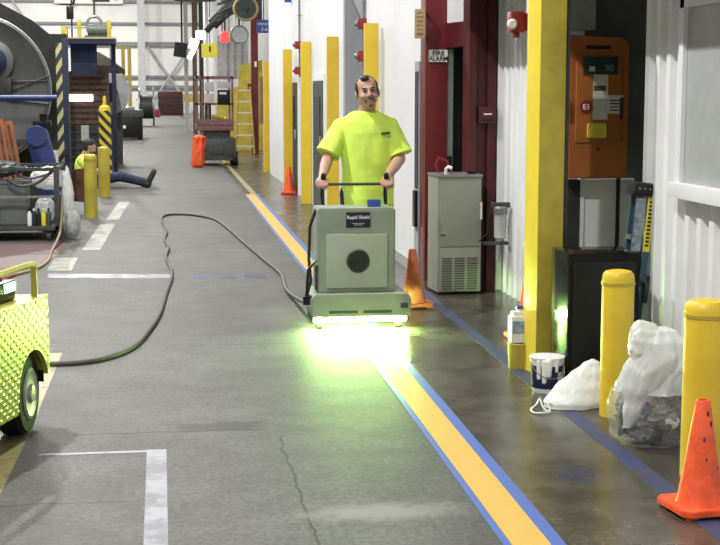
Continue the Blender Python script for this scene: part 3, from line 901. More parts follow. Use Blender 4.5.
# ------------------------------------------------------------------ buckets
t = thing('paint_bucket', 'white bucket with navy label and paint drips at the foot of the yellow column', 'bucket', (2.105, 7.44, 0))
MB().lathe([(0.076, 0.0), (0.083, 0.02), (0.090, 0.17), (0.094, 0.172), (0.094, 0.186), (0.090, 0.19), (0.086, 0.18), (0.08, 0.06)], seg=36).build('pail', M_WHITEP, t)
MB().lathe([(0.0855, 0.028), (0.0912, 0.155)], seg=36).build('navy_label', M_NAVY, t)
b = MB()
for a, z0, z1, r in ((-2.0, 0.07, 0.18, 0.016), (-1.75, 0.11, 0.18, 0.022), (-2.35, 0.09, 0.18, 0.014), (-1.2, 0.13, 0.18, 0.012)):
    b.cap((math.cos(a) * 0.088, math.sin(a) * 0.088, z0), (math.cos(a) * 0.090, math.sin(a) * 0.090, z1), r * 0.8, r)
b.build('paint_drips', M_WHITEP, t)
b = MB()
for a in (-1.0, -0.9, -0.8, -0.7, -0.6):
    b.box(-0.008, 0.008, -0.0925, -0.088, 0.05, 0.12, rot=(0, 0, a + PI / 2), piv=(0, 0, 0))
b.build('label_print', M_PAPER, t)
MB().tube([(0.094 * math.cos(a), 0.094 * math.sin(a) - 0.01, 0.17 - 0.08 * math.sin((a - PI) / PI * PI) * 1.0) for a in [PI + PI * k / 14 for k in range(15)]], 0.003, 6).build('bail_handle', M_STEEL, t)
MB().lathe([(0.097, 0.186), (0.099, 0.19), (0.099, 0.200), (0.08, 0.204)], seg=36).build('lid', M_WHITEP, t)

t = thing('yellow_pail', 'small yellow pail on the floor left of the yellow column', 'pail', (2.128, 8.12, 0))
MB().lathe([(0.066, 0.0), (0.070, 0.01), (0.074, 0.145), (0.078, 0.15), (0.074, 0.158), (0.068, 0.15)], seg=32).build('pail_body', M_YELD, t)
b = MB()
b.cap((0.045, -0.058, 0.115), (0.043, -0.066, 0.15), 0.006, 0.012)
b.build('dark_drip', M_DARK, t)
t = thing('white_jug', 'white plastic jug with blue label standing on the small yellow pail', 'jug', (2.122, 8.12, 0.158))
MB().box(-0.062, 0.055, -0.045, 0.045, 0.0, 0.165, 0.016).box(-0.05, 0.045, -0.035, 0.035, 0.15, 0.19, 0.014).cone((0, 0, 0.18), (0, 0, 0.205), 0.018).build('jug_body', M_WHITEP, t)
MB().box(-0.052, 0.045, -0.048, -0.044, 0.06, 0.135).build('jug_label', mat('pale_blue_label', (0.35, 0.42, 0.56), 0.5, var=0.25, scale=25), t)
MB().cone((0, 0, 0.203), (0, 0, 0.222), 0.021).build('cap', M_BLUES, t)

# ------------------------------------------------------------------ water cooler
t = thing('water_cooler', 'grey water cooler with louvered lower grille in front of the red doorway', 'water cooler', (2.415, 11.22, 0), rad(2))
MB().box(-0.185, 0.185, 0.0, 0.36, 0.02, 0.965, 0.008).build('cabinet', M_CREAM, t)
MB().box(-0.165, 0.175, -0.008, 0.0, 0.40, 0.94, 0.002).build('upper_panel', M_CREAM, t)
g = MB().box(-0.165, 0.175, -0.010, 0.0, 0.03, 0.385, 0.002).build('lower_panel', M_CREAM, t)
for c in range(3):
    b = MB()
    x0 = -0.15 + c * 0.107
    for k in range(13):
        b.box(x0, x0 + 0.085, -0.014, -0.009, 0.045 + k * 0.021, 0.054 + k * 0.021, rot=(rad(25), 0, 0))
    b.build('vent_louvers', mat('dark_louver', (0.09, 0.10, 0.075), 0.5), g)
bs = MB().box(-0.19, 0.19, -0.012, 0.365, 0.965, 0.99, 0.008).build('basin_top', M_STEEL, t)
MB().tube([(-0.10, 0.08, 0.985), (-0.10, 0.075, 1.03), (-0.085, 0.05, 1.05), (-0.06, 0.03, 1.04)], 0.014).build('bubbler', M_WHITEP, bs)
MB().cone((0.11, 0.06, 0.985), (0.11, 0.06, 1.012), 0.035).box(0.08, 0.15, 0.03, 0.06, 0.995, 1.01, 0.004).build('push_button', M_BLACK, bs)
MB().tube([(-0.13, 0.2, 0.98), (-0.16, 0.2, 1.06), (-0.13, 0.2, 1.12), (-0.06, 0.2, 1.09), (-0.02, 0.2, 0.99)], 0.008).build('hose', M_REDB, t)
MB().box(0.172, 0.188, -0.011, 0.0, 0.62, 0.76).build('white_label', M_WHITEP, t)
MB().box(-0.165, -0.12, -0.012, -0.006, 0.49, 0.50).build('brand_strip', M_DARK, t)

# water filter on the corrugated wall
t = thing('water_filter', 'small white water filter on a bracket on the corrugated wall', 'water filter', (2.715, 11.05, 0.47))
MB().lathe([(0.03, 0.0), (0.048, 0.015), (0.052, 0.20), (0.055, 0.205)], seg=28).build('housing', mat('translucent_plastic', (0.52, 0.55, 0.52), 0.3), t)
MB().lathe([(0.058, 0.205), (0.058, 0.255), (0.045, 0.27)], seg=28).build('head', M_STEEL, t)
MB().box(-0.07, 0.08, -0.01, 0.05, 0.258, 0.30, 0.004).build('bracket', M_STEELD, t)
MB().tube([(-0.055, 0, 0.24), (-0.09, 0.0, 0.2), (-0.10, 0.02, 0.05), (-0.16, 0.05, -0.02)], 0.007).build('hose', M_BLACKR, t)
MB().box(-0.13, 0.07, -0.02, 0.05, -0.045, -0.02, 0.004).build('shelf_bracket', M_STEELD, t)

# ------------------------------------------------------------------ UV floor curing machine
t = thing('floor_curing_machine', 'grey green floor curing machine pushed by the worker, glowing at its base', 'floor machine', (1.35, 9.60, 0))
mbx = MB().prism([(-0.285, 0.26), (0.265, 0.26), (0.265, 0.855), (-0.285, 0.855)], 0.02, 0.34, 'Y', 0.012)
body = mbx.build('machine_body', M_MACH, t)
pn = MB().box(-0.225, 0.205, -0.004, 0.02, 0.30, 0.675, 0.006).build('front_panel', M_MACHP, t)
MB().lathe([(0.082, 0), (0.082, 0.008), (0.074, 0.014), (0.068, 0.006)], (-0.005, -0.004, 0.49), 40, 'Y').build('round_vent', M_GREENM, pn)
b = MB()
for k in range(-3, 4):
    hw = math.sqrt(max(0.0, 0.066 ** 2 - (k * 0.019) ** 2))
    b.box(-0.005 - hw, -0.005 + hw, -0.022, -0.014, 0.49 + k * 0.019 - 0.004, 0.49 + k * 0.019 + 0.004)
b.build('vent_bars', M_DARK, pn)
sg = MB().box(-0.085, 0.085, 0.010, 0.019, 0.722, 0.828, 0.003).build('name_label', M_NAVY, t)
text('lettering', 'Rapid Shield', 0.033, (0, 0.007, 0.792), M_WINK, sg, bold=0.0006)
b = MB()
for k, wd in enumerate((0.09, 0.06)): b.box(-wd / 2, wd / 2, 0.0085, 0.010, 0.748 - k * 0.011, 0.752 - k * 0.011)
b.build('small_print', M_PAPER, sg)
sk = MB().prism([(-0.335, 0.108), (0.355, 0.108), (0.355, 0.245), (0.335, 0.265), (-0.315, 0.265), (-0.335, 0.245)], -0.10, 0.40, 'Y', 0.006).build('lamp_skirt', M_MACH, t)
b = MB()
for x0, x1 in ((-0.22, -0.02), (0.02, 0.22)): b.box(x0, x1, -0.104, -0.099, 0.135, 0.155)
b.build('skirt_slot', M_GREENM, sk)
MB().box(0.28, 0.33, -0.125, -0.098, 0.17, 0.205, 0.006).build('latch', M_STEELD, sk)
MB().tube([(-0.315, 0.0, 0.083), (0.335, 0.0, 0.083)], 0.022, 12).build('lamp_tube', M_UV, t)
for sx in (-0.324, 0.344): MB().box(sx - 0.006, sx + 0.006, -0.02, 0.30, 0.06, 0.110, 0.002).build('lamp_bracket', M_STEELD, t)
for sx in (-0.27, 0.29):
    for sy in (0.08, 0.33):
        wv = MB().cone((sx - 0.018, sy, 0.045), (sx + 0.018, sy, 0.045), 0.045, seg=24).build('wheel', M_BLACKR, t)
        MB().box(sx - 0.026, sx + 0.026, sy - 0.012, sy + 0.012, 0.045, 0.10).build('fork', M_STEEL, wv)
hb = MB()
hb.tube([(-0.205, 0.36, 0.80), (-0.205, 0.375, 0.99), (-0.195, 0.375, 1.0), (0.24, 0.375, 1.0), (0.25, 0.375, 0.99), (0.25, 0.36, 0.80)], 0.011, 10)
hb.box(-0.235, -0.18, 0.335, 0.365, 0.74, 0.85, 0.004).box(0.225, 0.28, 0.335, 0.365, 0.74, 0.85, 0.004)
hdl = hb.build('handle_bar', M_STEELD, t)
for sx in (-0.205, 0.25):
    MB().cap((sx, 0.37, 0.985), (sx, 0.345, 1.065), 0.017, 0.019).build('grip', M_BLACKR, hdl)
    MB().tube([(sx - 0.012, 0.33, 0.99), (sx - 0.018, 0.325, 0.93), (sx - 0.008, 0.35, 0.87)], 0.008).build('brake_lever', M_BLACK, hdl)
MB().box(0.085, 0.175, 0.12, 0.18, 0.855, 0.905, 0.006).build('blue_box', M_BLUES, t)
MB().tube([(-0.285, 0.12, 0.84), (-0.33, 0.10, 0.72), (-0.34, 0.08, 0.50), (-0.33, 0.05, 0.35), (-0.36, 0.0, 0.26), (-0.335, -0.02, 0.24)], 0.011).build('side_hose', M_BLACKR, t)
MB().tube([(-0.30, -0.02, 0.50), (-0.36, -0.06, 0.44), (-0.375, -0.09, 0.26)], 0.010).box(-0.40, -0.35, -0.11, -0.06, 0.20, 0.26, 0.008).build('cable_inlet', M_BLACK, t)
MB().box(-0.30, -0.285, 0.02, 0.10, 0.28, 0.46, 0.006).build('side_latch', M_STEELD, t)

# cable trailing across the aisle
cab = [(0.978, 9.50, 0.215), (1.00, 10.3, 0.12), (1.02, 11.6, 0.016), (1.06, 12.6, 0.016), (0.99, 13.7, 0.016), (0.89, 15.26, 0.016), (0.79, 17.0, 0.016), (0.67, 18.3, 0.016), (0.44, 18.95, 0.016), (0.20, 19.15, 0.016),
       (0.02, 18.9, 0.016), (0.0, 18.1, 0.016), (0.05, 16.7, 0.016), (0.02, 15.9, 0.016), (0.06, 14.9, 0.016), (0.03, 14.1, 0.016), (0.08, 12.81, 0.016), (0.02, 11.52, 0.016),
       (-0.03, 10.47, 0.016), (-0.10, 9.72, 0.016), (-0.19, 9.11, 0.016), (-0.31, 8.78, 0.016), (-0.46, 8.60, 0.016), (-0.69, 8.55, 0.016), (-1.0, 8.6, 0.016), (-1.5, 8.7, 0.016)]
tag(MB().tube(smooth_path(cab), 0.0155, 8).build('power_cable', M_CABLE), 'thick grey cable trailing across the aisle to the floor machine', 'cable')

# ------------------------------------------------------------------ people
def hand(mb, wrist, direction, palm_n, side, curl=1.0, s=1.0, fist=True):
    """palm, thumb and four fingers closing round what is held"""
    w = Vector(wrist); d = Vector(direction).normalized(); n = Vector(palm_n).normalized()
    a = d.cross(n).normalized() * side          # across the knuckles
    pc = w + d * 0.045 * s
    mb.cap(w, w + d * 0.03 * s, 0.026 * s, 0.030 * s)
    for k, (off, ln) in enumerate(((-0.030, 0.90), (-0.010, 1.0), (0.010, 0.95), (0.029, 0.78))):
        k0 = w + d * 0.075 * s + a * off * s
        mb.cap(w + d * 0.02 * s + a * off * 0.7 * s, k0, 0.014 * s, 0.0115 * s, 8)
        p1 = k0 + (d * (1 - 0.55 * curl) + n * 0.9 * curl).normalized() * 0.038 * ln * s
        p2 = p1 + (n * 1.0 - d * 0.7 * curl).normalized() * 0.027 * ln * s
        p3 = p2 + (-d * 1.0 + n * 0.2).normalized() * 0.020 * ln * s
        mb.cap(k0, p1, 0.0105 * s, 0.0095 * s, 8)
        mb.cap(p1, p2, 0.0095 * s, 0.0085 * s, 8)
        mb.cap(p2, p3, 0.0085 * s, 0.0075 * s, 8)
    t0 = w + d * 0.02 * s - a * 0.024 * s
    t1 = t0 + (d * 0.5 - a * 0.6 + n * 0.5).normalized() * 0.036 * s
    t2 = t1 + (d * 0.6 + n * 0.7 + a * 0.15).normalized() * 0.030 * s
    mb.cap(t0, t1, 0.014 * s, 0.011 * s, 8)
    mb.cap(t1, t2, 0.011 * s, 0.0085 * s, 8)

def head_rot(p, c, roll, pitch=0.0):
    v = Vector(p)
    return Vector(c) + (Matrix.Rotation(roll, 3, 'Y') @ Matrix.Rotation(pitch, 3, 'X') @ v)

# the worker, feet at his root, facing -Y
WL = Vector((1.515, 10.36, 0))
hc = (0.0, -0.05, 1.655)
roll, pit = rad(-7), rad(-4)
H = lambda x, y, z: head_rot((x * 1.05, y, z), hc, roll, pit)
RT = (0, roll, 0)
b = MB()
b.ball(H(0, 0.015, 0.035), (0.081, 0.094, 0.085), 20, RT)           # skull
b.ball(H(0, -0.022, -0.025), (0.072, 0.072, 0.085), 20, RT)          # face
b.ball(H(0, -0.045, -0.085), (0.044, 0.042, 0.038), 14, RT)          # jaw
b.ball(H(0, -0.080, -0.102), (0.022, 0.016, 0.016), 10, RT)          # chin
b.ball(H(0, -0.082, 0.022), (0.052, 0.016, 0.013), 10, RT)           # brow
b.cap(H(0, -0.092, 0.008), H(0, -0.113, -0.030), 0.009, 0.014, 8)    # nose
for s in (-1, 1):
    b.ball(H(s * 0.013, -0.100, -0.033), (0.010, 0.011, 0.009), 8, RT)
    b.ball(H(s * 0.040, -0.070, -0.032), (0.026, 0.022, 0.022), 10, RT)   # cheek
    b.ball(H(s * 0.080, 0.012, -0.012), (0.012, 0.022, 0.034), 10, RT)    # ear
b.ball(H(0, -0.088, -0.068), (0.026, 0.012, 0.007), 8, RT)           # lips
b.ball(H(0, -0.088, -0.078), (0.022, 0.012, 0.007), 8, RT)
b.cap(H(0, 0.02, -0.06), (0.0, 0.0, 1.49), 0.060, 0.066)            # neck
b.ball((0, 0.01, 1.27), (0.165, 0.10, 0.19)); b.ball((0, 0.01, 1.02), (0.155, 0.105, 0.20)); b.ball((0, 0.01, 0.92), (0.165, 0.11, 0.13))
b.cap((-0.16, 0.01, 1.40), (0.16, 0.01, 1.40), 0.055)
arms = {}
for s, el, wr in ((-1, (-0.295, -0.06, 1.175), (-0.372, -0.345, 1.045)), (1, (0.245, -0.06, 1.165), (0.100, -0.345, 1.045))):
    sh = (s * 0.182, 0.01, 1.415)
    b.cap(sh, el, 0.052, 0.043)
    b.cap(el, Vector(el).lerp(Vector(wr), 0.35), 0.043, 0.044)
    b.cap(Vector(el).lerp(Vector(wr), 0.35), wr, 0.044, 0.027)
    arms[s] = (sh, el, wr)
    g = Vector((-0.205 if s < 0 else 0.25, 0, 0)) + Vector((1.35, 9.60, 0)) - WL
    hand(b, wr, (0.0 if s < 0 else -0.05, -0.9, -0.25), (0.05, -0.1, -1.0), -s if False else 1, 0.9, 1.02)
for s in (-1, 1):
    b.cap((s * 0.095, 0.02, 0.90), (s * 0.105, 0.00, 0.50), 0.085, 0.058)
    b.cap((s * 0.105, 0.00, 0.50), (s * 0.105, 0.03, 0.10), 0.056, 0.040)
    b.cap((s * 0.105, 0.05, 0.05), (s * 0.115, -0.13, 0.04), 0.038, 0.034)
person = remeshed('person', b, M_SKIN, voxel=0.0055, smooth=3, loc=WL)
tag(person, 'smiling man in a bright yellow t-shirt standing and pushing the floor machine', 'person')
# hair: sides, back and a low tuft over the forehead
hh = MB()
hh.ball(H(0, 0.035, 0.052), (0.081, 0.088, 0.078), 20, RT)
for s in (-1, 1):
    hh.ball(H(s * 0.068, 0.010, 0.030), (0.014, 0.045, 0.055), 12, RT)
    hh.ball(H(s * 0.072, -0.012, -0.005), (0.006, 0.010, 0.026), 8, RT)
hh.ball(H(-0.012, -0.048, 0.100), (0.034, 0.034, 0.022), 12, RT)
hh.ball(H(0.0, 0.08, -0.02), (0.06, 0.035, 0.055), 12, RT)
remeshed('hair', hh, M_HAIR, person, 0.005, 2)
fe = MB()
for s in (-1, 1):
    fe.ball(H(s * 0.029, -0.0905, 0.004), (0.013, 0.006, 0.0055), 8, RT)
fe.build('eyes', mat('eye_dark', (0.03, 0.02, 0.015), 0.2), person)
fe = MB()
for s in (-1, 1):
    fe.ball(H(s * 0.030, -0.096, 0.026), (0.020, 0.006, 0.005), 8, RT)
fe.build('eyebrows', M_HAIR, person)
MB().ball(H(0, -0.099, -0.0525), (0.028, 0.008, 0.007), 8, RT).ball(H(0, -0.096, -0.097), (0.017, 0.009, 0.012), 8, RT).ball(H(-0.030, -0.090, -0.062), (0.008, 0.008, 0.016), 8, RT).ball(H(0.030, -0.090, -0.062), (0.008, 0.008, 0.016), 8, RT).build('moustache', M_STUB, person)
MB().ball(H(0.002, -0.0985, -0.071), (0.017, 0.003, 0.0028), 8, RT).build('teeth', mat('teeth', (0.6, 0.55, 0.48), 0.3), person)
sh = MB()
sh.loft([(0.80, 0.195, 0.135, 0.015, 0.0), (0.95, 0.192, 0.132, 0.015, 0.0), (1.10, 0.194, 0.128, 0.01, 0.0), (1.25, 0.205, 0.128, 0.005, 0.0), (1.36, 0.212, 0.122, 0.0, 0.0),
         (1.44, 0.200, 0.105, 0.0, 0.0), (1.48, 0.160, 0.09, 0.0, 0.0), (1.508, 0.110, 0.080, 0.0, 0.0), (1.522, 0.080, 0.070, 0.0, 0.0)])
for s in (-1, 1):
    a, e, _ = arms[s]
    e2 = Vector(a).lerp(Vector(e), 0.90) + Vector((s * 0.012, 0, 0))
    a = Vector(a) + Vector((-s * 0.005, 0, -0.018))
    sh.cone(a, e2, 0.074, 0.094, 28)
    sh.ball(a, 0.074, 14)
    sh.cap(a, (s * 0.06, 0, 1.445), 0.072, 0.062)
shirt = remeshed('t_shirt', sh, M_HIVIS, person, 0.0065, 5)
for v in shirt.data.vertices:   # soft folds
    n = noise.noise(Vector((v.co.x * 7 + v.co.z * 3, v.co.y * 5, v.co.z * 5 - abs(v.co.x) * 4))) * 0.011 + noise.noise(Vector((v.co.x * 16, v.co.y * 9, v.co.z * 7 + v.co.x * 9))) * 0.004
    v.co += v.normal * n
# chest logo print lying on the cloth
lg = MB()
for k in range(5): lg.box(0.095 + k * 0.013, 0.105 + k * 0.013, -0.128, -0.114, 1.345 + k * 0.001, 1.362 + k * 0.001, 0.001)
lg.build('chest_print', mat('dark_print', (0.03, 0.05, 0.03), 0.6), shirt)
jn = MB()
for s in (-1, 1):
    jn.cap((s * 0.095, 0.02, 0.90), (s * 0.105, 0.0, 0.50), 0.105, 0.075)
    jn.cone((s * 0.105, 0.0, 0.52), (s * 0.105, 0.03, 0.06), 0.076, 0.066, 24)
jn.ball((0, 0.01, 0.93), (0.18, 0.12, 0.10))
remeshed('jeans', jn, M_JEANS, person, 0.009, 4)
for s in (-1, 1):
    bt = MB().cap((s * 0.105, 0.04, 0.045), (s * 0.118, -0.14, 0.04), 0.047, 0.042).cap((s * 0.105, 0.04, 0.05), (s * 0.105, 0.04, 0.14), 0.048)
    for v in bt.bm.verts: v.co.z = max(v.co.z, 0.002)
    bt.build('boot', M_BOOT, person)

# the person sitting on the floor with stretched legs
b = MB()
SL = Vector((-1.22, 24.9, 0))
b.ball((0, 0, 0.14), (0.17, 0.15, 0.13)); b.ball((-0.11, 0.0, 0.36), (0.15, 0.18, 0.22)); b.cap((-0.15, -0.15, 0.50), (-0.15, 0.15, 0.50), 0.06)
b.cap((-0.14, 0, 0.54), (-0.05, 0, 0.67), 0.05, 0.055)
b.ball((0.0, 0, 0.735), (0.095, 0.075, 0.115)); b.ball((0.09, 0, 0.715), (0.018, 0.014, 0.02)); b.ball((0.05, 0, 0.665), (0.045, 0.045, 0.04))
for s in (-1, 1): b.ball((-0.01, s * 0.075, 0.73), (0.02, 0.012, 0.03), 8)
for s in (-1, 1):
    b.cap((0.05, s * 0.09, 0.13), (0.50, s * 0.11, 0.20), 0.085, 0.06)
    b.cap((0.50, s * 0.11, 0.20), (0.92, s * 0.10, 0.10), 0.06, 0.045)
    b.cap((-0.15, s * 0.19, 0.49), (0.02, s * 0.24, 0.30), 0.05, 0.042)
    b.cap((0.02, s * 0.24, 0.30), (0.26, s * 0.14, 0.30), 0.04, 0.028)
    hand(b, (0.26, s * 0.14, 0.30), (1, 0, -0.1), (0, 0, -1), s, 0.6, 1.0)
sit = remeshed('person', b, M_SKIN, voxel=0.008, smooth=3, loc=SL)
tag(sit, 'person in yellow shirt and jeans sitting on the floor behind the left bollards', 'person')
hh = MB().ball((-0.025, 0, 0.77), (0.11, 0.087, 0.10)).ball((-0.07, 0, 0.72), (0.06, 0.08, 0.10)).cap((0.02, -0.03, 0.79), (0.10, -0.02, 0.775), 0.035, 0.02).cap((0.02, 0.03, 0.79), (0.10, 0.02, 0.775), 0.035, 0.02)
remeshed('hair', hh, M_HAIR, sit, 0.008, 2)
sh = MB()
sh.ball((-0.11, 0, 0.36), (0.17, 0.205, 0.24)).cap((-0.15, -0.16, 0.49), (-0.15, 0.16, 0.49), 0.075).ball((-0.01, 0, 0.2), (0.18, 0.18, 0.12))
for s in (-1, 1): sh.cone((-0.15, s * 0.19, 0.49), (-0.03, s * 0.225, 0.36), 0.07, 0.075)
remeshed('t_shirt', sh, M_HIVIS, sit, 0.01, 4)
jn = MB()
for s in (-1, 1):
    jn.cap((0.05, s * 0.09, 0.14), (0.50, s * 0.11, 0.20), 0.105, 0.082)
    jn.cap((0.50, s * 0.11, 0.20), (0.90, s * 0.10, 0.10), 0.082, 0.068)
jn.ball((0, 0, 0.13), (0.19, 0.18, 0.125))
for v in jn.bm.verts: v.co.z = max(v.co.z, 0.005)
remeshed('jeans', jn, M_JEANS, sit, 0.01, 4)
for s in (-1, 1):
    MB().cap((0.97, s * 0.10, 0.055), (1.09, s * 0.12, 0.28), 0.055, 0.045).cap((0.90, s * 0.10, 0.08), (0.99, s * 0.10, 0.07), 0.062, 0.058).build('boot', M_BOOT, sit)

# ------------------------------------------------------------------ utility cart at the left edge
t = thing('utility_cart', 'yellow diamond plate utility cart cut off at the left edge', 'cart', (-0.57, 7.03, 0), rad(-16.7))
# local frame: -Y runs towards the viewer along the visible side, -X is across the cart
arch = [(-0.205 + 0.190 * math.cos(a), 0.21 + 0.205 * math.sin(a)) for a in [PI * k / 12 for k in range(13)]]
outline = [(0.0, 0.27), (0.0, 0.66), (-1.7, 0.66), (-1.7, 0.14), (-0.405, 0.14), (-0.397, 0.21)] + [(y, z) for y, z in reversed(arch)][1:-1] + [(0.012 - 0.025, 0.27)]
def plate_material():
    m = bpy.data.materials.new('diamond_plate')
    m.use_nodes = True
    nt = m.node_tree
    b = nt.nodes['Principled BSDF']
    b.inputs['Base Color'].default_value = (0.52, 0.50, 0.10, 1)
    b.inputs['Roughness'].default_value = 0.32
    b.inputs['Metallic'].default_value = 0.25
    tc = nt.nodes.new('ShaderNodeTexCoord')
    sp = nt.nodes.new('ShaderNodeSeparateXYZ')
    nt.links.new(tc.outputs['Object'], sp.inputs[0])
    def mth(op, a, bb=0.0):
        n = nt.nodes.new('ShaderNodeMath'); n.operation = op
        for i, v in enumerate((a, bb)):
            if isinstance(v, (int, float)): n.inputs[i].default_value = v
            else: nt.links.new(v, n.inputs[i])
        return n.outputs[0]
    f = 2 * PI / 0.07
    s1 = mth('SINE', mth('MULTIPLY', sp.outputs[1], f))
    s2 = mth('SINE', mth('MULTIPLY', sp.outputs[2], f * 1.5))
    h = mth('MAXIMUM', mth('MULTIPLY', s1, s2), 0.0)
    bp = nt.nodes.new('ShaderNodeBump')
    bp.inputs['Strength'].default_value = 0.38
    bp.inputs['Distance'].default_value = 0.008
    nt.links.new(h, bp.inputs['Height'])
    nt.links.new(bp.outputs[0], b.inputs['Normal'])
    return m
MB().prism(outline, -0.025, 0.0, 'X').build('side_panel', plate_material(), t)
MB().box(-1.05, -0.025, -1.7, 0.0, 0.60, 0.655).build('deck', M_CARTY, t)
MB().box(-1.05, -0.03, -0.02, 0.0, 0.28, 0.60).build('tail_panel', M_CARTY, t)
MB().box(-0.98, -0.16, -1.7, -0.05, 0.20, 0.55).build('chassis', M_BLACK, t)
MB().box(-0.17, -0.03, -0.40, -0.012, 0.425, 0.44).box(-0.13, -0.028, 0.012 - 0.03, -0.01, 0.22, 0.36).build('mud_flap', M_BLACKR, t)
def wheel_mb(x, y, z, r, w, tw):
    return MB().lathe([(r * 0.62, -w / 2), (r * 0.92, -w / 2), (r, -w / 2 + 0.02), (r, w / 2 - 0.02), (r * 0.92, w / 2), (r * 0.62, w / 2)], (x, y, z), 36, 'X')
for y in (-0.205, -1.45):
    for x, sgn in ((-0.095, 1), (-0.95, -1)):
        wv = wheel_mb(0, 0, 0, 0.2, 0.13, 0).build('wheel', M_BLACKR, t)
        wv.location = (x, y, 0.2)
        wv.rotation_euler = (0, 0, rad(7) if y > -1 else 0)
        MB().lathe([(0.126, 0.04), (0.126, 0.070), (0.112, 0.078), (0.095, 0.068), (0.05, 0.070), (0.04, 0.085), (0.012, 0.088)], (0, 0, 0), 32, 'X').build('hub', mat('pale_rim', (0.45, 0.46, 0.42), 0.4, metal=0.4), wv)
bar = MB().tube(smooth_path([(-0.05, -0.05, 0.655), (-0.05, -0.05, 0.78), (-0.05, -0.08, 0.815), (-0.05, -0.50, 0.815), (-0.05, -0.56, 0.80), (-0.05, -0.58, 0.655)], 4), 0.016, 10)
bar.build('guard_rail', M_CARTY, t)
bt = MB().box(-0.35, -0.10, -0.5, -0.16, 0.655, 0.755, 0.02).box(-0.30, -0.14, -0.46, -0.22, 0.75, 0.775, 0.01).build('battery_box', M_BLACK, t)
MB().box(-0.14, -0.092, -0.30, -0.17, 0.70, 0.745, 0.006).build('green_lens', M_LAMPG, bt)
# ------------------------------------------------------------------ cage cart with its load
t = thing('cage_cart', 'dark steel tube cage cart on castors at the left', 'cage cart', (-1.165, 16.0, 0))
fr = MB()
for x in (0.0, -1.35):
    for y in (0.0, 1.0):
        fr.box(x - 0.03, x + 0.03, y - 0.03, y + 0.03, 0.12, 0.84, 0.006)
fr.box(-1.35, 0, -0.02, 0.02, 0.785, 0.825, 0.005).box(-1.35, 0, 0.98, 1.02, 0.785, 0.825, 0.005)
fr.box(-0.02, 0.02, 0, 1.0, 0.785, 0.825, 0.005)
fr.build('corner_frame', M_STEELD, t)
MB().box(-1.35, 0, -0.012, 0.012, 0.485, 0.51).box(-0.012, 0.012, 0, 1.0, 0.485, 0.51).build('middle_rail', M_STEEL, t)
MB().box(-1.38, 0.03, -0.03, 1.03, 0.12, 0.17, 0.005).box(-0.72, -0.68, -0.025, 0.0, 0.06, 0.50).build('deck', M_STEELD, t)
MB().tube(smooth_path([(-0.55, 0.02, 0.70), (-0.4, 0.02, 0.62), (-0.2, 0.02, 0.66), (-0.03, 0.02, 0.80)], 4), 0.018).tube(smooth_path([(-0.45, 0.05, 0.76), (-0.3, 0.05, 0.70), (-0.05, 0.05, 0.76)], 4), 0.012).build('bent_brace', M_STEELD, t)
for x in (-0.10, -1.25):
    for y in (0.05, 0.95):
        wv = MB().cone((x - 0.02, y, 0.055), (x + 0.02, y, 0.055), 0.055, seg=20).build('caster', mat('brown_caster', (0.09, 0.045, 0.04), 0.6), t)
        MB().box(x - 0.03, x + 0.03, y - 0.02, y + 0.02, 0.06, 0.12).build('caster_fork', M_STEELD, wv)
def bin_(label, x, y, w_, h_):
    t = thing('storage_bin', label, 'bin', (x, y, 0.17))
    MB().prism([(-w_ / 2 * 0.9, 0), (w_ / 2 * 0.9, 0), (w_ / 2, h_), (-w_ / 2, h_)], 0, 0.38, 'Y', 0.012).build('bin_body', mat('grey_bin', (0.13, 0.14, 0.14), 0.5), t)
    MB().box(-w_ / 2 - 0.015, w_ / 2 + 0.015, -0.015, 0.395, h_ - 0.03, h_ + 0.005, 0.006).build('rim', mat('grey_bin_rim', (0.19, 0.20, 0.20), 0.5), t)
    return t
bin_('large grey bin at the left end of the cage cart', -2.10, 16.1, 0.50, 0.50)
bin_('narrower grey bin in the middle of the cage cart', -1.655, 16.12, 0.33, 0.50)
o = blob((0, 0, 0.15), (0.115, 0.17, 0.15), 21, 0.14, 6, 4, None, True).build('plastic_bag', M_BAGG)
o.location = (-1.325, 16.36, 0.175)
tag(o, 'crumpled pale plastic bag inside the cage cart below the blue chute', 'plastic bag')
o = blob((0, 0, 0.14), (0.20, 0.16, 0.13), 22, 0.16, 5, 4, None, True).build('plastic_bag', M_BAGW)
o.location = (-1.30, 16.66, 0.53)
tag(o, 'white plastic bag heaped on top of the cage cart load', 'plastic bag')
o = blob((0, 0, 0.10), (0.42, 0.18, 0.10), 23, 0.16, 5, 4, None, True).build('wire_bundle', M_STEELD)
o.location = (-1.95, 16.32, 0.70)
tag(o, 'heap of dark tangled hose on top of the grey bins', 'hose heap')
for i, (x, c, lab) in enumerate(((-1.475, M_WHITEP, 'white spray bottle in the cage cart'), (-1.425, M_NAVY, 'navy bottle between white and black bottles in the cage cart'), (-1.375, M_BLACKR, 'black bottle in the cage cart'), (-1.32, M_YELS, 'yellow bottle in the cage cart'), (-1.265, M_GREENM, 'dark green bottle at the right of the bottles in the cage cart'))):
    t = thing('bottle', lab, 'bottle', (x, 16.04, 0.17), 0, 'bottles in the cage cart')
    MB().lathe([(0.026, 0), (0.028, 0.01), (0.028, 0.13), (0.012, 0.16), (0.011, 0.17)], seg=16).build('bottle_body', c, t)
    MB().cone((0, 0, 0.168), (0, 0, 0.195), 0.014).build('cap', M_WHITEP if i % 2 else M_BLACK, t)
t = crumple('hazy clear trash bag tied to the outer corner of the cage cart', 'trash_bag', 'trash bag', (-1.025, 16.2, 0))
blob((0, 0, 0.17), (0.105, 0.13, 0.165), 31, 0.10, 6, 4, None, True).build('bag_lower', M_BAGG, t)
blob((0.0, 0, 0.15), (0.085, 0.10, 0.12), 32, 0.2, 7, 4, None, True).build('contents', mat('grey_rubbish', (0.30, 0.30, 0.30), 0.6, scale=20, c2=(0.03, 0.03, 0.03)), t)
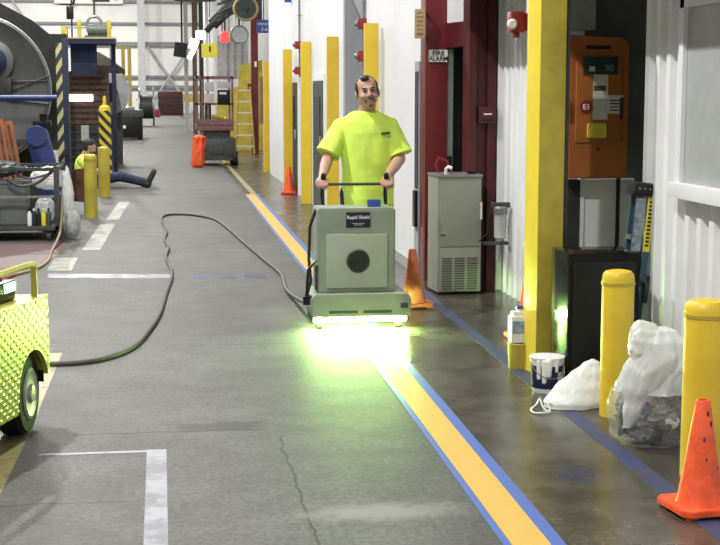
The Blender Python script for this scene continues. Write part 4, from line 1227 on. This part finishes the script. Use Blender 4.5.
blob((-0.035, 0, 0.52), (0.070, 0.08, 0.30), 33, 0.16, 5, 4, lambda p, d: Vector((p.x * (1 - 0.5 * max(0, p.z) / 0.3), p.y, p.z)), True).build('bag_upper', M_BAGW, t)
tag(MB().tube(smooth_path([(-1.10, 15.93, 0.50), (-1.11, 15.90, 0.30), (-1.13, 15.75, 0.10), (-1.15, 14.9, 0.016), (-1.12, 14.0, 0.016), (-1.17, 13.4, 0.016), (-1.30, 13.0, 0.016), (-1.5, 12.6, 0.016)]), 0.014, 8).build('tan_cord', M_CORD),
    'tan cord hanging from the cage cart corner to the floor', 'cord')
tag(MB().prism([(-1.55, 12.5), (-1.40, 12.5), (-1.32, 12.9), (-1.5, 12.95)], 0.0, 0.03, 'Z', 0.006).build('floor_mat', M_REDB), 'red scrap of matting on the floor behind the utility cart', 'mat')
# blue chute
t = thing('blue_chute', 'tilted blue round-topped chute behind the cage cart', 'chute', (-1.28, 17.3, 0))
mb = MB()
p0, p1 = Vector((0.08, 0, 0.0)), Vector((-0.19, 0, 1.14))
mb.cone(p0, p1, 0.15, 0.135, 28)
mb.ball(p1, 0.135, 16)
mb.build('chute_body', M_BLUEF, t)
MB().lathe([(0.12, 0), (0.12, 0.02)], (-0.19, -0.155, 1.14), 28, 'Y').build('end_disc', M_BLUEF, t)
MB().cone((0.05, 0, 0), (0.05, 0, 0.06), 0.22).build('base', M_STEELD, t)
MB().box(-0.24, -0.02, -0.05, 0.05, 1.25, 1.32, 0.02).cone((-0.11, 0, 1.27), (-0.11, 0, 1.40), 0.05).build('top_fitting', M_BLACK, t)
for i, (dx, lab) in enumerate(((0.0, 'orange plank leaning at the left edge, in front'), (0.14, 'orange plank leaning right of the other plank'))):
    t = thing('orange_plank', lab, 'plank', (-1.80 + dx, 17.7 + 0.1 * i, 0), 0, 'orange planks leaning at the left edge')
    MB().box(-0.05, 0.05, -0.02, 0.02, 0.0, 1.34 - 0.02 * i, 0.004, rot=(0, rad(-7 - 2 * i), 0), piv=(0, 0, 0)).build('board', M_WOODO, t)
    MB().box(-0.015, 0.015, -0.026, -0.018, 0.1, 1.28, 0.002, rot=(0, rad(-7 - 2 * i), 0), piv=(0, 0, 0)).build('dark_slot', M_BROWN, t)
# brown chair beside the bollard
t = thing('folding_chair', 'brown vinyl folding chair beside the front left bollard', 'chair', (-1.13, 19.36, 0), rad(5))
MB().prism([(-0.13, 0.20), (0.13, 0.17), (0.14, 0.56), (0.10, 0.64), (-0.08, 0.62), (-0.15, 0.52)], -0.03, 0.02, 'Y', 0.012).build('backrest', M_BROWNC, t)
MB().box(-0.14, 0.14, 0.0, 0.34, 0.34, 0.38, 0.012).build('seat', M_BROWNC, t)
for x in (-0.11, 0.10):
    for y in (-0.01, 0.32):
        MB().cone((x, y, 0), (x, y * 0.8, 0.36), 0.010).build('leg', M_STEELD, t)
# ------------------------------------------------------------------ spool machine
t = thing('coil_machine', 'huge grey steel disc of a coil machine at the left edge', 'machine', (-2.35, 18.6, 0))
MB().lathe([(0.94, -0.03), (0.962, -0.015), (0.962, 0.05), (0.93, 0.07), (0.90, 0.05), (0.15, 0.05)], (0, 0.0, 1.69), 72, 'Y').build('disc', M_SILVER, t)
MB().lathe([(0.945, 0.0), (0.972, 0.005), (0.972, 0.02), (0.945, 0.025)], (0, -0.02, 1.69), 72, 'Y').build('rim', mat('highlight_rim', (0.55, 0.55, 0.55), 0.35, metal=0.8), t)  # highlight along the disc edge put into a brighter metal ring
MB().lathe([(0.27, 0.0), (0.27, 0.10), (0.20, 0.12)], (0.24, -0.04, 2.05), 32, 'Y').build('hub', M_SILVER, t)
MB().lathe([(0.19, 0.0), (0.19, 0.10), (0.12, 0.16)], (0.24, -0.14, 2.05), 32, 'Y').build('hub_motor', M_BLUED, t)
MB().box(0.30, 0.48, -0.22, -0.08, 1.64, 1.84, 0.01).tube([(0.40, -0.10, 1.79), (0.93, -0.10, 1.81)], 0.012).tube([(0.40, -0.10, 1.66), (0.95, -0.10, 1.87)], 0.012).tube([(0.70, -0.1, 1.74), (0.70, -0.1, 1.81)], 0.01).tube([(0.40, -0.10, 1.57), (0.93, -0.10, 1.51)], 0.018).build('guide_arm', M_STEELD, t)
MB().box(-0.9, 0.75, 0.45, 0.9, 0.0, 0.9).prism([(-0.6, 0.9), (1.08, 0.9), (1.14, 2.0), (1.14, 2.42), (0.92, 2.42), (0.70, 2.60), (-0.4, 3.2)], 0.4, 0.8, 'Y').build('machine_frame', mat('dark_frame', (0.022, 0.024, 0.022), 0.6, var=0.3), t)
# blue rail
tag(MB().cone((-3.2, 17.75, 1.59), (-1.26, 17.75, 1.59), 0.038).cone((-2.9, 17.75, 0), (-2.9, 17.75, 1.59), 0.04).build('guard_rail', M_BLUEF), 'horizontal blue guard rail in front of the big grey disc', 'rail')
# hazard striped post with dark blue frame
t = thing('hazard_post', 'tall post with yellow and black chevrons beside the cage cart', 'post', (-1.295, 18.85, 0))
MB().box(-0.045, 0.035, 0, 0.09, 0.0, 2.30, 0.003).build('striped_face', M_HAZ2, t)
MB().box(0.035, 0.11, 0.0, 0.10, 0.0, 2.36, 0.004).build('blue_upright', M_BLUED, t)
MB().box(-0.07, 0.13, -0.03, 0.12, 0.0, 0.012).build('base_plate', M_STEELD, t)
t = thing('blue_gantry', 'dark blue steel frame carrying machinery on its top deck', 'frame', (-1.84, 28.6, 0))
MB().box(-0.06, 0.04, 0, 0.12, 0.0, 2.62, 0.004).build('upright', M_BLUED, t)
MB().box(0.86, 0.95, 0.9, 1.0, 0.0, 2.62, 0.004).build('upright', M_BLUED, t)
MB().box(-0.10, 0.96, 0.0, 1.2, 2.62, 2.72, 0.006).build('top_beam', M_BLUED, t)
MB().box(-0.11, 0.97, -0.02, 1.2, 2.72, 2.75).build('deck_edge', M_TAN, t)
MB().box(0.05, 0.58, 0.75, 0.80, 2.0, 2.62).build('blue_panel', mat('deep_blue_panel', (0.014, 0.028, 0.10), 0.5, var=0.3, scale=5), t)
t = thing('pump_unit', 'dark green motor unit with curved pipe on the deck of the blue frame', 'motor', (-1.26, 29.1, 2.75))
MB().cone((-0.16, 0, 0.14), (0.22, 0, 0.14), 0.13).box(-0.22, 0.24, -0.13, 0.13, 0.0, 0.05).build('motor', M_GREENM, t)
MB().tube(smooth_path([(-0.16, 0, 0.12), (-0.15, 0, 0.36), (0.0, 0, 0.43), (0.11, 0, 0.33), (0.13, 0, 0.12)], 5), 0.028).build('pipe', M_STEEL, t)
MB().cone((0.16, 0, 0.14), (0.30, 0, 0.14), 0.06).build('shaft_cover', M_STEELD, t)
t = thing('deck_railing', 'low yellow railing on the deck of the blue frame', 'railing', (-1.84, 28.65, 2.75))
MB().box(0.0, 0.92, 0.0, 0.02, 0.17, 0.20).build('rail', M_STEEL, t)
for x in (0.28, 0.86):
    MB().box(x - 0.04, x + 0.04, -0.01, 0.03, 0, 0.34, 0.004).build('railing_post', M_YELD, t)
t = thing('warning_lamp', 'dark lamp on a thin mast above the striped post', 'lamp', (-1.72, 28.9, 2.75))
MB().cone((0, 0, 0), (0, 0, 1.6), 0.016).build('mast', M_BLACK, t)
MB().box(-0.10, 0.04, -0.05, 0.05, 0.36, 0.62, 0.02).cone((-0.22, 0, 0.66), (0.0, 0, 0.66), 0.02).build('lamp_head', M_BLACK, t)
tag(MB().box(-1.935, -1.81, 28.9, 29.1, 2.76, 2.98, 0.01).box(-1.94, -1.80, 28.88, 29.12, 2.751, 2.77).build('control_box', M_YELD), 'yellow box on the left end of the blue frame deck', 'box')
tag(MB().cone((-1.29, 29.3, 3.15), (-1.29, 29.3, 4.8), 0.022).build('hanging_pipe', M_STEELD), 'dark vertical pipe above the green motor unit', 'pipe')
# ribbed brown machine
t = thing('ribbed_machine', 'brown ribbed machine housing with lit panel under the blue frame', 'machine', (-1.47, 30.0, 0))
b = MB().box(-0.43, 0.38, 0.05, 1.1, 0.95, 2.10)
for k in range(9): b.box(-0.44, 0.385, 0.0, 0.08, 1.0 + k * 0.122, 1.07 + k * 0.122, 0.01)
b.build('ribbed_housing', M_BROWN, t)
MB().box(-0.41, 0.08, -0.025, 0.0, 1.48, 1.62, 0.004).build('lit_panel', M_LAMPW, t)
b = MB().box(-0.42, 0.36, 0.05, 1.1, 0.0, 0.95)
for k in range(5): b.box(-0.43, 0.365, 0.0, 0.08, 0.12 + k * 0.17, 0.18 + k * 0.17, 0.01)
b.build('lower_frame', M_STEELD, t)
MB().box(-0.18, -0.02, -0.03, 0.0, 0.66, 0.98, 0.004).box(-0.12, -0.03, -0.05, 0.0, 0.46, 0.70, 0.01).build('paper_tag', M_PAPER, t)
MB().prism([(0.08, 2.10), (0.10, 2.52), (0.22, 2.50), (0.42, 2.38), (0.74, 2.14), (0.74, 2.05)], 0.1, 0.7, 'Y').build('tilted_cover', mat('dull_brown_cover', (0.14, 0.11, 0.085), 0.6, var=0.2), t)
MB().box(-0.35, 0.05, 0.15, 0.7, 2.10, 2.22, 0.02).cone((-0.2, 0.2, 2.2), (-0.2, 0.2, 2.3), 0.03).build('fittings', M_WHITEP, t)
# half ring reel
t = thing('reel', 'big pale grey reel flange behind the ribbed machine', 'reel', (-1.18, 33.0, 0))
MB().lathe([(0.24, 0.0), (0.52, 0.0), (0.52, 0.06), (0.24, 0.06)], (-0.02, 0.0, 1.66), 48, 'Y').build('flange', mat('pale_reel_metal', (0.42, 0.43, 0.45), 0.4, metal=0.3), t)
MB().lathe([(0.24, 0.0), (0.24, 0.4)], (-0.02, -0.1, 1.66), 32, 'Y').build('core', M_BLACK, t)
MB().box(-0.35, 0.30, 0.1, 0.5, 0.0, 1.3).build('stand', M_STEELD, t)
# yellow tube structure
t = thing('yellow_stand', 'tall yellow tubular stand behind the low black machine', 'stand', (-1.40, 56.0, 0))
MO = mat('ochre_paint', (0.46, 0.34, 0.06), 0.5)
for x in (0.0, 0.24):
    MB().box(x - 0.07, x + 0.07, -0.05, 0.05, 0, 3.45).build('upright', MO, t)
MB().box(-0.5, 0.30, -0.04, 0.04, 3.35, 3.45).build('cross_bar', MO, t)
MB().box(-0.5, 0.30, -0.04, 0.04, 2.2, 2.28).build('cross_bar', MO, t)
MB().box(-0.52, -0.46, -0.05, 0.05, 0, 3.45).build('upright', M_STEEL, t)
# low black machine
t = thing('tow_tractor', 'low black machine with pale top standing far down the aisle', 'vehicle', (-1.22, 50.6, 0))
MB().box(-0.56, 0.58, 0, 1.6, 0.06, 0.78, 0.03).build('body', M_BLACK, t)
MB().box(-0.58, 0.60, -0.03, 1.62, 0.78, 1.05, 0.03).build('hood', M_STEELD, t)
MB().box(-0.50, 0.30, 0.05, 1.2, 1.05, 1.16, 0.02).build('top_plate', M_STEEL, t)
MB().lathe([(0.06, 0), (0.05, 0.03)], (-0.05, 0.0, 0.45), 20, 'Y').build('headlight', M_WHITEP, t)
for x in (-0.45, 0.47):
    MB().cone((x - 0.08, 0.25, 0.17), (x + 0.08, 0.25, 0.17), 0.17).build('wheel', M_BLACKR, t)
# far spool and boxes
t = thing('cable_drum', 'greyish cable drum far down the aisle', 'drum', (-0.72, 72.0, 0))
for x in (-0.35, 0.35):
    MB().lathe([(0.15, 0), (0.95, 0), (0.95, 0.08), (0.15, 0.08)], (x, 0, 0.96), 40, 'X').build('flange', M_STEEL, t)
MB().cone((-0.35, 0, 0.96), (0.35, 0, 0.96), 0.6).build('core', M_STEELD, t)
tag(MB().lathe([(0.30, 0), (0.32, 0.05), (0.25, 0.5), (0.2, 0.55)], (-0.30, 98.0, 0.0), 24).build('red_bucket', M_REDB), 'red container on the floor in front of the distant drum', 'container')
t = thing('dark_crate', 'dark red brown crate at the far end of the aisle', 'crate', (0.75, 105, 0))
MB().box(-0.9, 0.9, 0, 1.5, 0.0, 1.75, 0.02).build('crate_body', M_REDD, t)
b = MB()
for k in range(3): b.box(-0.92, 0.92, -0.04, 0.0, 0.25 + 0.5 * k, 0.4 + 0.5 * k)
b.build('slats', M_DARK, t)
t = thing('far_barrier', 'low white barrier with yellow rail at the far end', 'barrier', (2.05, 108, 0))
MB().box(-0.45, 1.3, 0, 0.1, 0.35, 0.75).build('board', M_WHITEP, t)
MB().box(-0.45, 1.3, 0, 0.1, 0.95, 1.6).build('rail', M_YELD, t)
for x in (-0.35, 1.1): MB().box(x - 0.05, x + 0.05, 0, 0.1, 0, 0.95).build('leg', M_STEELD, t)
# lettering of the far banner, cut off by the frame
t = thing('far_wall_sign', 'white wall sign with dark bars high on the far wall', 'sign', (-5.7, 119.55, 9.98))
MB().box(-2.8, 2.8, 0, 0.08, -1.0, 2.4).build('board', M_CLAD, t)
MB().box(0.3, 1.7, -0.03, 0.0, -0.85, -0.62).build('dark_bar', M_INK, t)
text('lettering', 'J', 2.2, (-1.2, -0.03, -0.05), M_INK, t)
text('lettering', '/', 2.2, (2.4, -0.03, -0.05), M_INK, t)

# ------------------------------------------------------------------ scissor lift and things around it
t = thing('scissor_lift', 'red brown scissor lift platform on a dark wheeled base far down the aisle', 'lift', (1.23, 32.2, 0))
MB().box(-0.32, 0.47, 0, 1.4, 0.12, 0.62, 0.03).build('base', M_GREENM, t)
MB().box(-0.25, 0.35, 0.1, 1.2, 0.62, 0.80).build('scissor_stack', M_STEELD, t)
for x in (-0.30, 0.45):
    for y in (0.15, 1.2): MB().cone((x - 0.06, y, 0.16), (x + 0.06, y, 0.16), 0.16).build('wheel', M_BLACKR, t)
MB().box(-0.42, 0.42, 0, 1.5, 0.80, 0.93, 0.01).build('platform', M_PINKBR, t)
for x in (-0.40, -0.28, -0.15, 0.40):
    MB().box(x - 0.022, x + 0.022, 0, 0.04, 0.93, 2.02).build('railing_post', M_PINKBR, t)
for x in (-0.40, 0.40):
    MB().box(x - 0.022, x + 0.022, 1.4, 1.44, 0.93, 2.02).build('railing_post', M_PINKBR, t)
MB().box(-0.42, 0.42, 0, 0.04, 1.97, 2.03).box(-0.42, 0.42, 1.4, 1.44, 1.97, 2.03).box(0.38, 0.42, 0, 1.44, 1.97, 2.03).box(-0.42, -0.38, 0, 1.44, 1.97, 2.03).build('top_rail', M_PINKBR, t)
MB().box(-0.42, 0.42, 0, 0.035, 1.38, 1.42).box(-0.42, 0.42, 1.4, 1.435, 1.38, 1.42).box(0.385, 0.415, 0, 1.44, 1.38, 1.42).build('middle_rail', M_PINKBR, t)
MB().box(-0.42, 0.42, -0.015, 0.0, 0.93, 1.06).build('toe_board', M_PINKBR, t)
MB().box(-0.10, 0.20, -0.02, 0.0, 0.25, 0.50, 0.01).box(0.26, 0.40, -0.02, 0.0, 0.20, 0.55, 0.01).build('access_panel', M_STEELD, t)
pm = mat('pale_mauve_panel', (0.46, 0.41, 0.44), 0.5)
MB().box(-0.22, -0.02, -0.03, 0.0, 1.68, 1.90, 0.01).build('notice_panel', pm, t)
MB().box(-0.22, -0.02, -0.03, 0.0, 1.42, 1.64, 0.01).build('notice_panel', pm, t)
MB().box(0.05, 0.36, -0.03, 0.0, 1.76, 1.90, 0.01).build('notice_panel', pm, t)
cb = MB().box(0.06, 0.34, -0.10, 0.0, 1.38, 1.72, 0.02).build('control_box', M_BLACK, t)
MB().box(0.10, 0.26, -0.106, -0.10, 1.62, 1.67).build('control_label', M_PAPER, cb)
MB().box(-0.22, -0.08, 0.1, 0.3, 0.93, 1.38, 0.02).build('tool_box', M_DARK, t)
MB().cone((-0.06, 0.4, 1.12), (0.26, 0.4, 1.06), 0.05).build('yellow_roll', M_YELS, t)
o = gathered([(0.006, 0.11, 0.0, 0.1), (0.06, 0.15, 0.03, 0.15), (0.30, 0.135, 0.06, 0.2), (0.55, 0.125, 0.08, 0.2), (0.68, 0.13, 0.10, 0.15), (0.73, 0.04, 0.0, 0.0)], 7, 3.0, 0.1, lambda z: Vector((0.08 * z, 0, 0)), squash=0.8).build('orange_sack', M_ORANGE)
o.location = (0.80, 31.5, 0)
tag(o,
    'bright orange cloth sack on the floor against the scissor lift', 'sack')
t = thing('extension_ladder', 'yellow railed ladder with pale rungs leaning by the dark red post', 'ladder', (2.24, 38.0, 0))
for x0, x1 in ((-0.24, -0.14), (0.26, 0.18)):
    MB().tube([(x0, 0, 0.02), (x1, 0.35, 1.82)], 0.03, 8).build('rail', mat('ochre_rail', (0.42, 0.27, 0.05), 0.5), t)
for k in range(6):
    f = 0.12 + k * 0.165
    MB().box(-0.24 + 0.1 * f, 0.26 - 0.08 * f, 0.35 * f - 0.03, 0.35 * f + 0.03, 1.82 * f - 0.02, 1.82 * f + 0.02).build('rung', M_PAPER, t)
t = thing('red_post', 'tall dark red steel post beside the ladder far down the aisle', 'post', (2.56, 38.0, 0))
MB().box(-0.10, 0.09, 0.4, 0.55, 0.0, 4.0).build('post_body', M_RED, t)
MB().box(-0.2, -0.1, 0.4, 0.5, 1.7, 1.9).build('bracket', M_RED, t)
MB().box(-0.01, 0.05, 0.38, 0.4, 2.35, 2.5).build('white_tag', M_WHITEP, t)
struct('wall_partition', MB().prism([(1.62, 0), (2.95, 0), (2.95, 2.6), (2.45, 2.48), (2.28, 2.42), (2.24, 1.85), (1.62, 1.55)], 41.0, 41.1, 'Y'), M_YELD, 'yellow partition panels behind the ladder and scissor lift')
t = thing('yellow_guard', 'yellow guard panel at the left end of the long white wall', 'guard', (2.165, 29.4, 0))
MB().box(-0.02, 0.14, 0, 0.10, 0, 1.5).box(-0.02, 0.30, 0.1, 0.3, 0, 2.3).build('panel', M_YEL, t)
MB().box(-0.05, -0.02, 0.3, 1.0, 1.0, 2.0).build('dark_cover', M_BROWN, t)
tag(MB().box(2.62, 2.72, 30.2, 30.6, 2.4, 3.8).build('roller_shaft', M_DARK), 'dark vertical roller beside the small blue sign', 'roller')
t = thing('hanging_sign', 'blue hanging sign with two lines of white letters by the dark red post', 'sign', (2.63, 36.0, 3.32))
MB().box(-0.17, 0.18, -0.02, 0.02, -0.16, 0.17).build('board', M_BLUES, t)
text('lettering', 'PRESSES', 0.085, (0, -0.024, 0.06), M_WINK, t)
text('lettering', '3-6', 0.13, (0.02, -0.024, -0.07), M_WINK, t)
MB().cone((0.0, 0, 0.17), (0.0, 0, 1.5), 0.012).build('hanger', M_STEELD, t)
t = thing('hanging_sign', 'blue sign cut off by the top of the picture above the white wall', 'sign', (2.28, 24.0, 3.33))
MB().box(-0.17, 0.17, -0.02, 0.02, -0.16, 0.3).build('board', M_BLUES, t)
MB().cone((0.0, 0, 0.3), (0.0, 0, 1.2), 0.012).build('hanger', M_STEELD, t)
t = thing('hanging_sign', 'yellow square sign with a dark mark hanging before the bright lights', 'sign', (1.76, 50.0, 3.13))
MB().box(-0.29, 0.29, -0.02, 0.02, -0.24, 0.24).build('board', M_YELS, t)
MB().box(-0.03, 0.03, -0.026, -0.02, -0.05, 0.15).build('dark_mark', M_INK, t)
MB().cone((0.0, 0, 0.24), (0.0, 0, 3.2), 0.015).build('hanger', M_STEELD, t)
t = thing('hanging_sign', 'small blue sign just right of the yellow square sign', 'sign', (2.23, 50.6, 3.02))
MB().box(-0.16, 0.16, -0.02, 0.02, -0.16, 0.16).build('board', M_BLUES, t)
MB().box(0.0, 0.02, -0.01, 0.01, 0.16, 3.0).build('hanger', M_STEELD, t)
MB().box(-0.11, 0.11, -0.024, -0.02, -0.03, 0.03).build('white_band', M_WINK, t)
t = thing('light_cluster', 'cluster of glaring white lamps left of the yellow square sign', 'lamp', (1.35, 55.0, 3.2))
MB().box(-0.20, 0.14, 0, 0.15, 0.12, 0.52, 0.06, rot=(0, 0.35, 0)).build('lens', M_LAMPW, t)
MB().box(0.05, 0.42, 0.1, 0.25, 0.50, 0.85, 0.06).build('lens', M_LAMPW, t)
MB().box(-0.22, -0.04, 0.0, 0.15, -0.28, 0.12, 0.05, rot=(0, 0.5, 0)).build('lens', M_LAMPW, t)
MB().cone((0.1, 0.2, 0.8), (0.1, 0.2, 2.6), 0.03).build('stem', M_STEELD, t)
t = thing('red_beacon', 'glowing red beacon light above the small blue sign', 'beacon', (2.06, 45.0, 3.22))
MB().lathe([(0.12, 0.02), (0.15, 0.06), (0.14, 0.30), (0.08, 0.36)], seg=24).build('lens', M_LAMPR, t)
MB().cone((0, 0, 0.34), (0, 0, 3.0), 0.03).build('stem', M_STEELD, t)
t = thing('wall_fan', 'large dark round fan with pale ring above the dark red post', 'fan', (2.22, 36.6, 3.80))
MB().tube([(0.30 * math.cos(a), 0, 0.29 * math.sin(a)) for a in [2 * PI * k / 32 for k in range(32)]], 0.035, 8, True).build('ring', M_TAN, t)
MB().lathe([(0.28, 0.0), (0.28, 0.06)], (0, 0.05, 0), 32, 'Y').build('grille', M_GREENM, t)
MB().lathe([(0.07, 0), (0.06, 0.08)], (0, -0.02, 0), 20, 'Y').build('motor', M_STEELD, t)
MB().cone((0, 0.1, 0.28), (0, 0.1, 1.2), 0.03).build('bracket', M_STEELD, t)
t = thing('wall_fan', 'grey round fan below the larger ringed fan', 'fan', (2.26, 40.4, 3.30))
MB().tube([(0.24 * math.cos(a), 0, 0.24 * math.sin(a)) for a in [2 * PI * k / 32 for k in range(32)]], 0.025, 8, True).build('ring', M_STEEL, t)
MB().lathe([(0.23, 0.0), (0.23, 0.06)], (0, 0.05, 0), 32, 'Y').build('grille', M_GREYP, t)
MB().cone((0, 0.1, 0.23), (0, 0.1, 1.6), 0.03).build('bracket', M_STEELD, t)
tag(MB().cone((1.62, 44.0, 3.75), (2.9, 44.0, 4.95), 0.20).cone((1.45, 44.1, 3.55), (1.66, 44.0, 3.79), 0.10).cone((2.0, 44, 4.1), (2.0, 44, 6.0), 0.03).build('air_duct', M_STEELD), 'dark diagonal duct running up under the roof', 'duct')
tag(MB().lathe([(0.6, 0), (0.55, 0.06), (0.2, 0.2)], (1.05, 41.0, 4.27), 32).cone((1.05, 41.0, 4.4), (1.05, 41.0, 6), 0.05).build('ceiling_lamp', M_STEELD), 'dark round lamp shade at the top above the aisle', 'lamp')
tag(MB().box(0.62, 1.15, 60, 60.4, 3.15, 3.75, 0.02, rot=(0, 0.15, 0)).cone((0.95, 60.2, 3.6), (0.95, 60.2, 7), 0.04).build('loudspeaker', M_DARK), 'dark hanging box above the aisle left of the bright lights', 'loudspeaker')
for i, (px, y, z1, c, lab) in enumerate(((1.15, 62, 6.5, M_PAPER, 'pale vertical post at the right edge of the far aisle'), (1.42, 58, 6.2, M_BROWN, 'brown vertical post behind the yellow square sign'), (1.75, 60, 6.4, M_STEELD, 'dark vertical post between the yellow and blue signs'))):
    tag(MB().box(px - 0.09, px + 0.09, y, y + 0.15, 0, z1).build('support_post', c), lab, 'post', 'posts at the right of the far aisle')
t = thing('pipe_rack', 'dark pipes and brackets crossing behind the large ringed fan', 'pipes', (2.35, 39.0, 4.0))
for k, (z0, z1) in enumerate(((0.05, 0.45), (-0.15, 0.30), (0.30, 0.75))):
    MB().cone((-0.75, 0.1 * k, z0 - 0.25), (0.55, 0.1 * k, z1), 0.035).build('pipe', M_STEELD, t)
MB().box(0.28, 0.46, 0.0, 0.3, -0.35, 0.9).build('bracket', M_DARK, t)
MB().box(-0.55, -0.48, 0.0, 0.06, -0.3, 2.0).build('hanger', M_STEELD, t)
# dusty plastic strips hanging behind the beacon
for i in range(4):
    o = MB().prism([(-0.17, 0), (0.15, 0.05 * (i % 2)), (0.16, 1.35), (-0.15, 1.4)], -0.01, 0.01, 'Y').build('plastic_strip', mat('hazy_plastic_strip', (0.55, 0.55, 0.54), 0.4, var=0.15))
    MB().cone((0, 0, 1.36), (0, 0, 4.0), 0.012).build('hanger', M_STEELD, o)
    o.location = (2.02 + 0.24 * i, 46.2 + 0.2 * i, 2.1)
    tag(o, ('leftmost', 'second from left', 'third from left', 'rightmost')[i] + ' of the hazy plastic strips hanging above the yellow partition', 'plastic strip', 'hazy strips above the yellow partition')
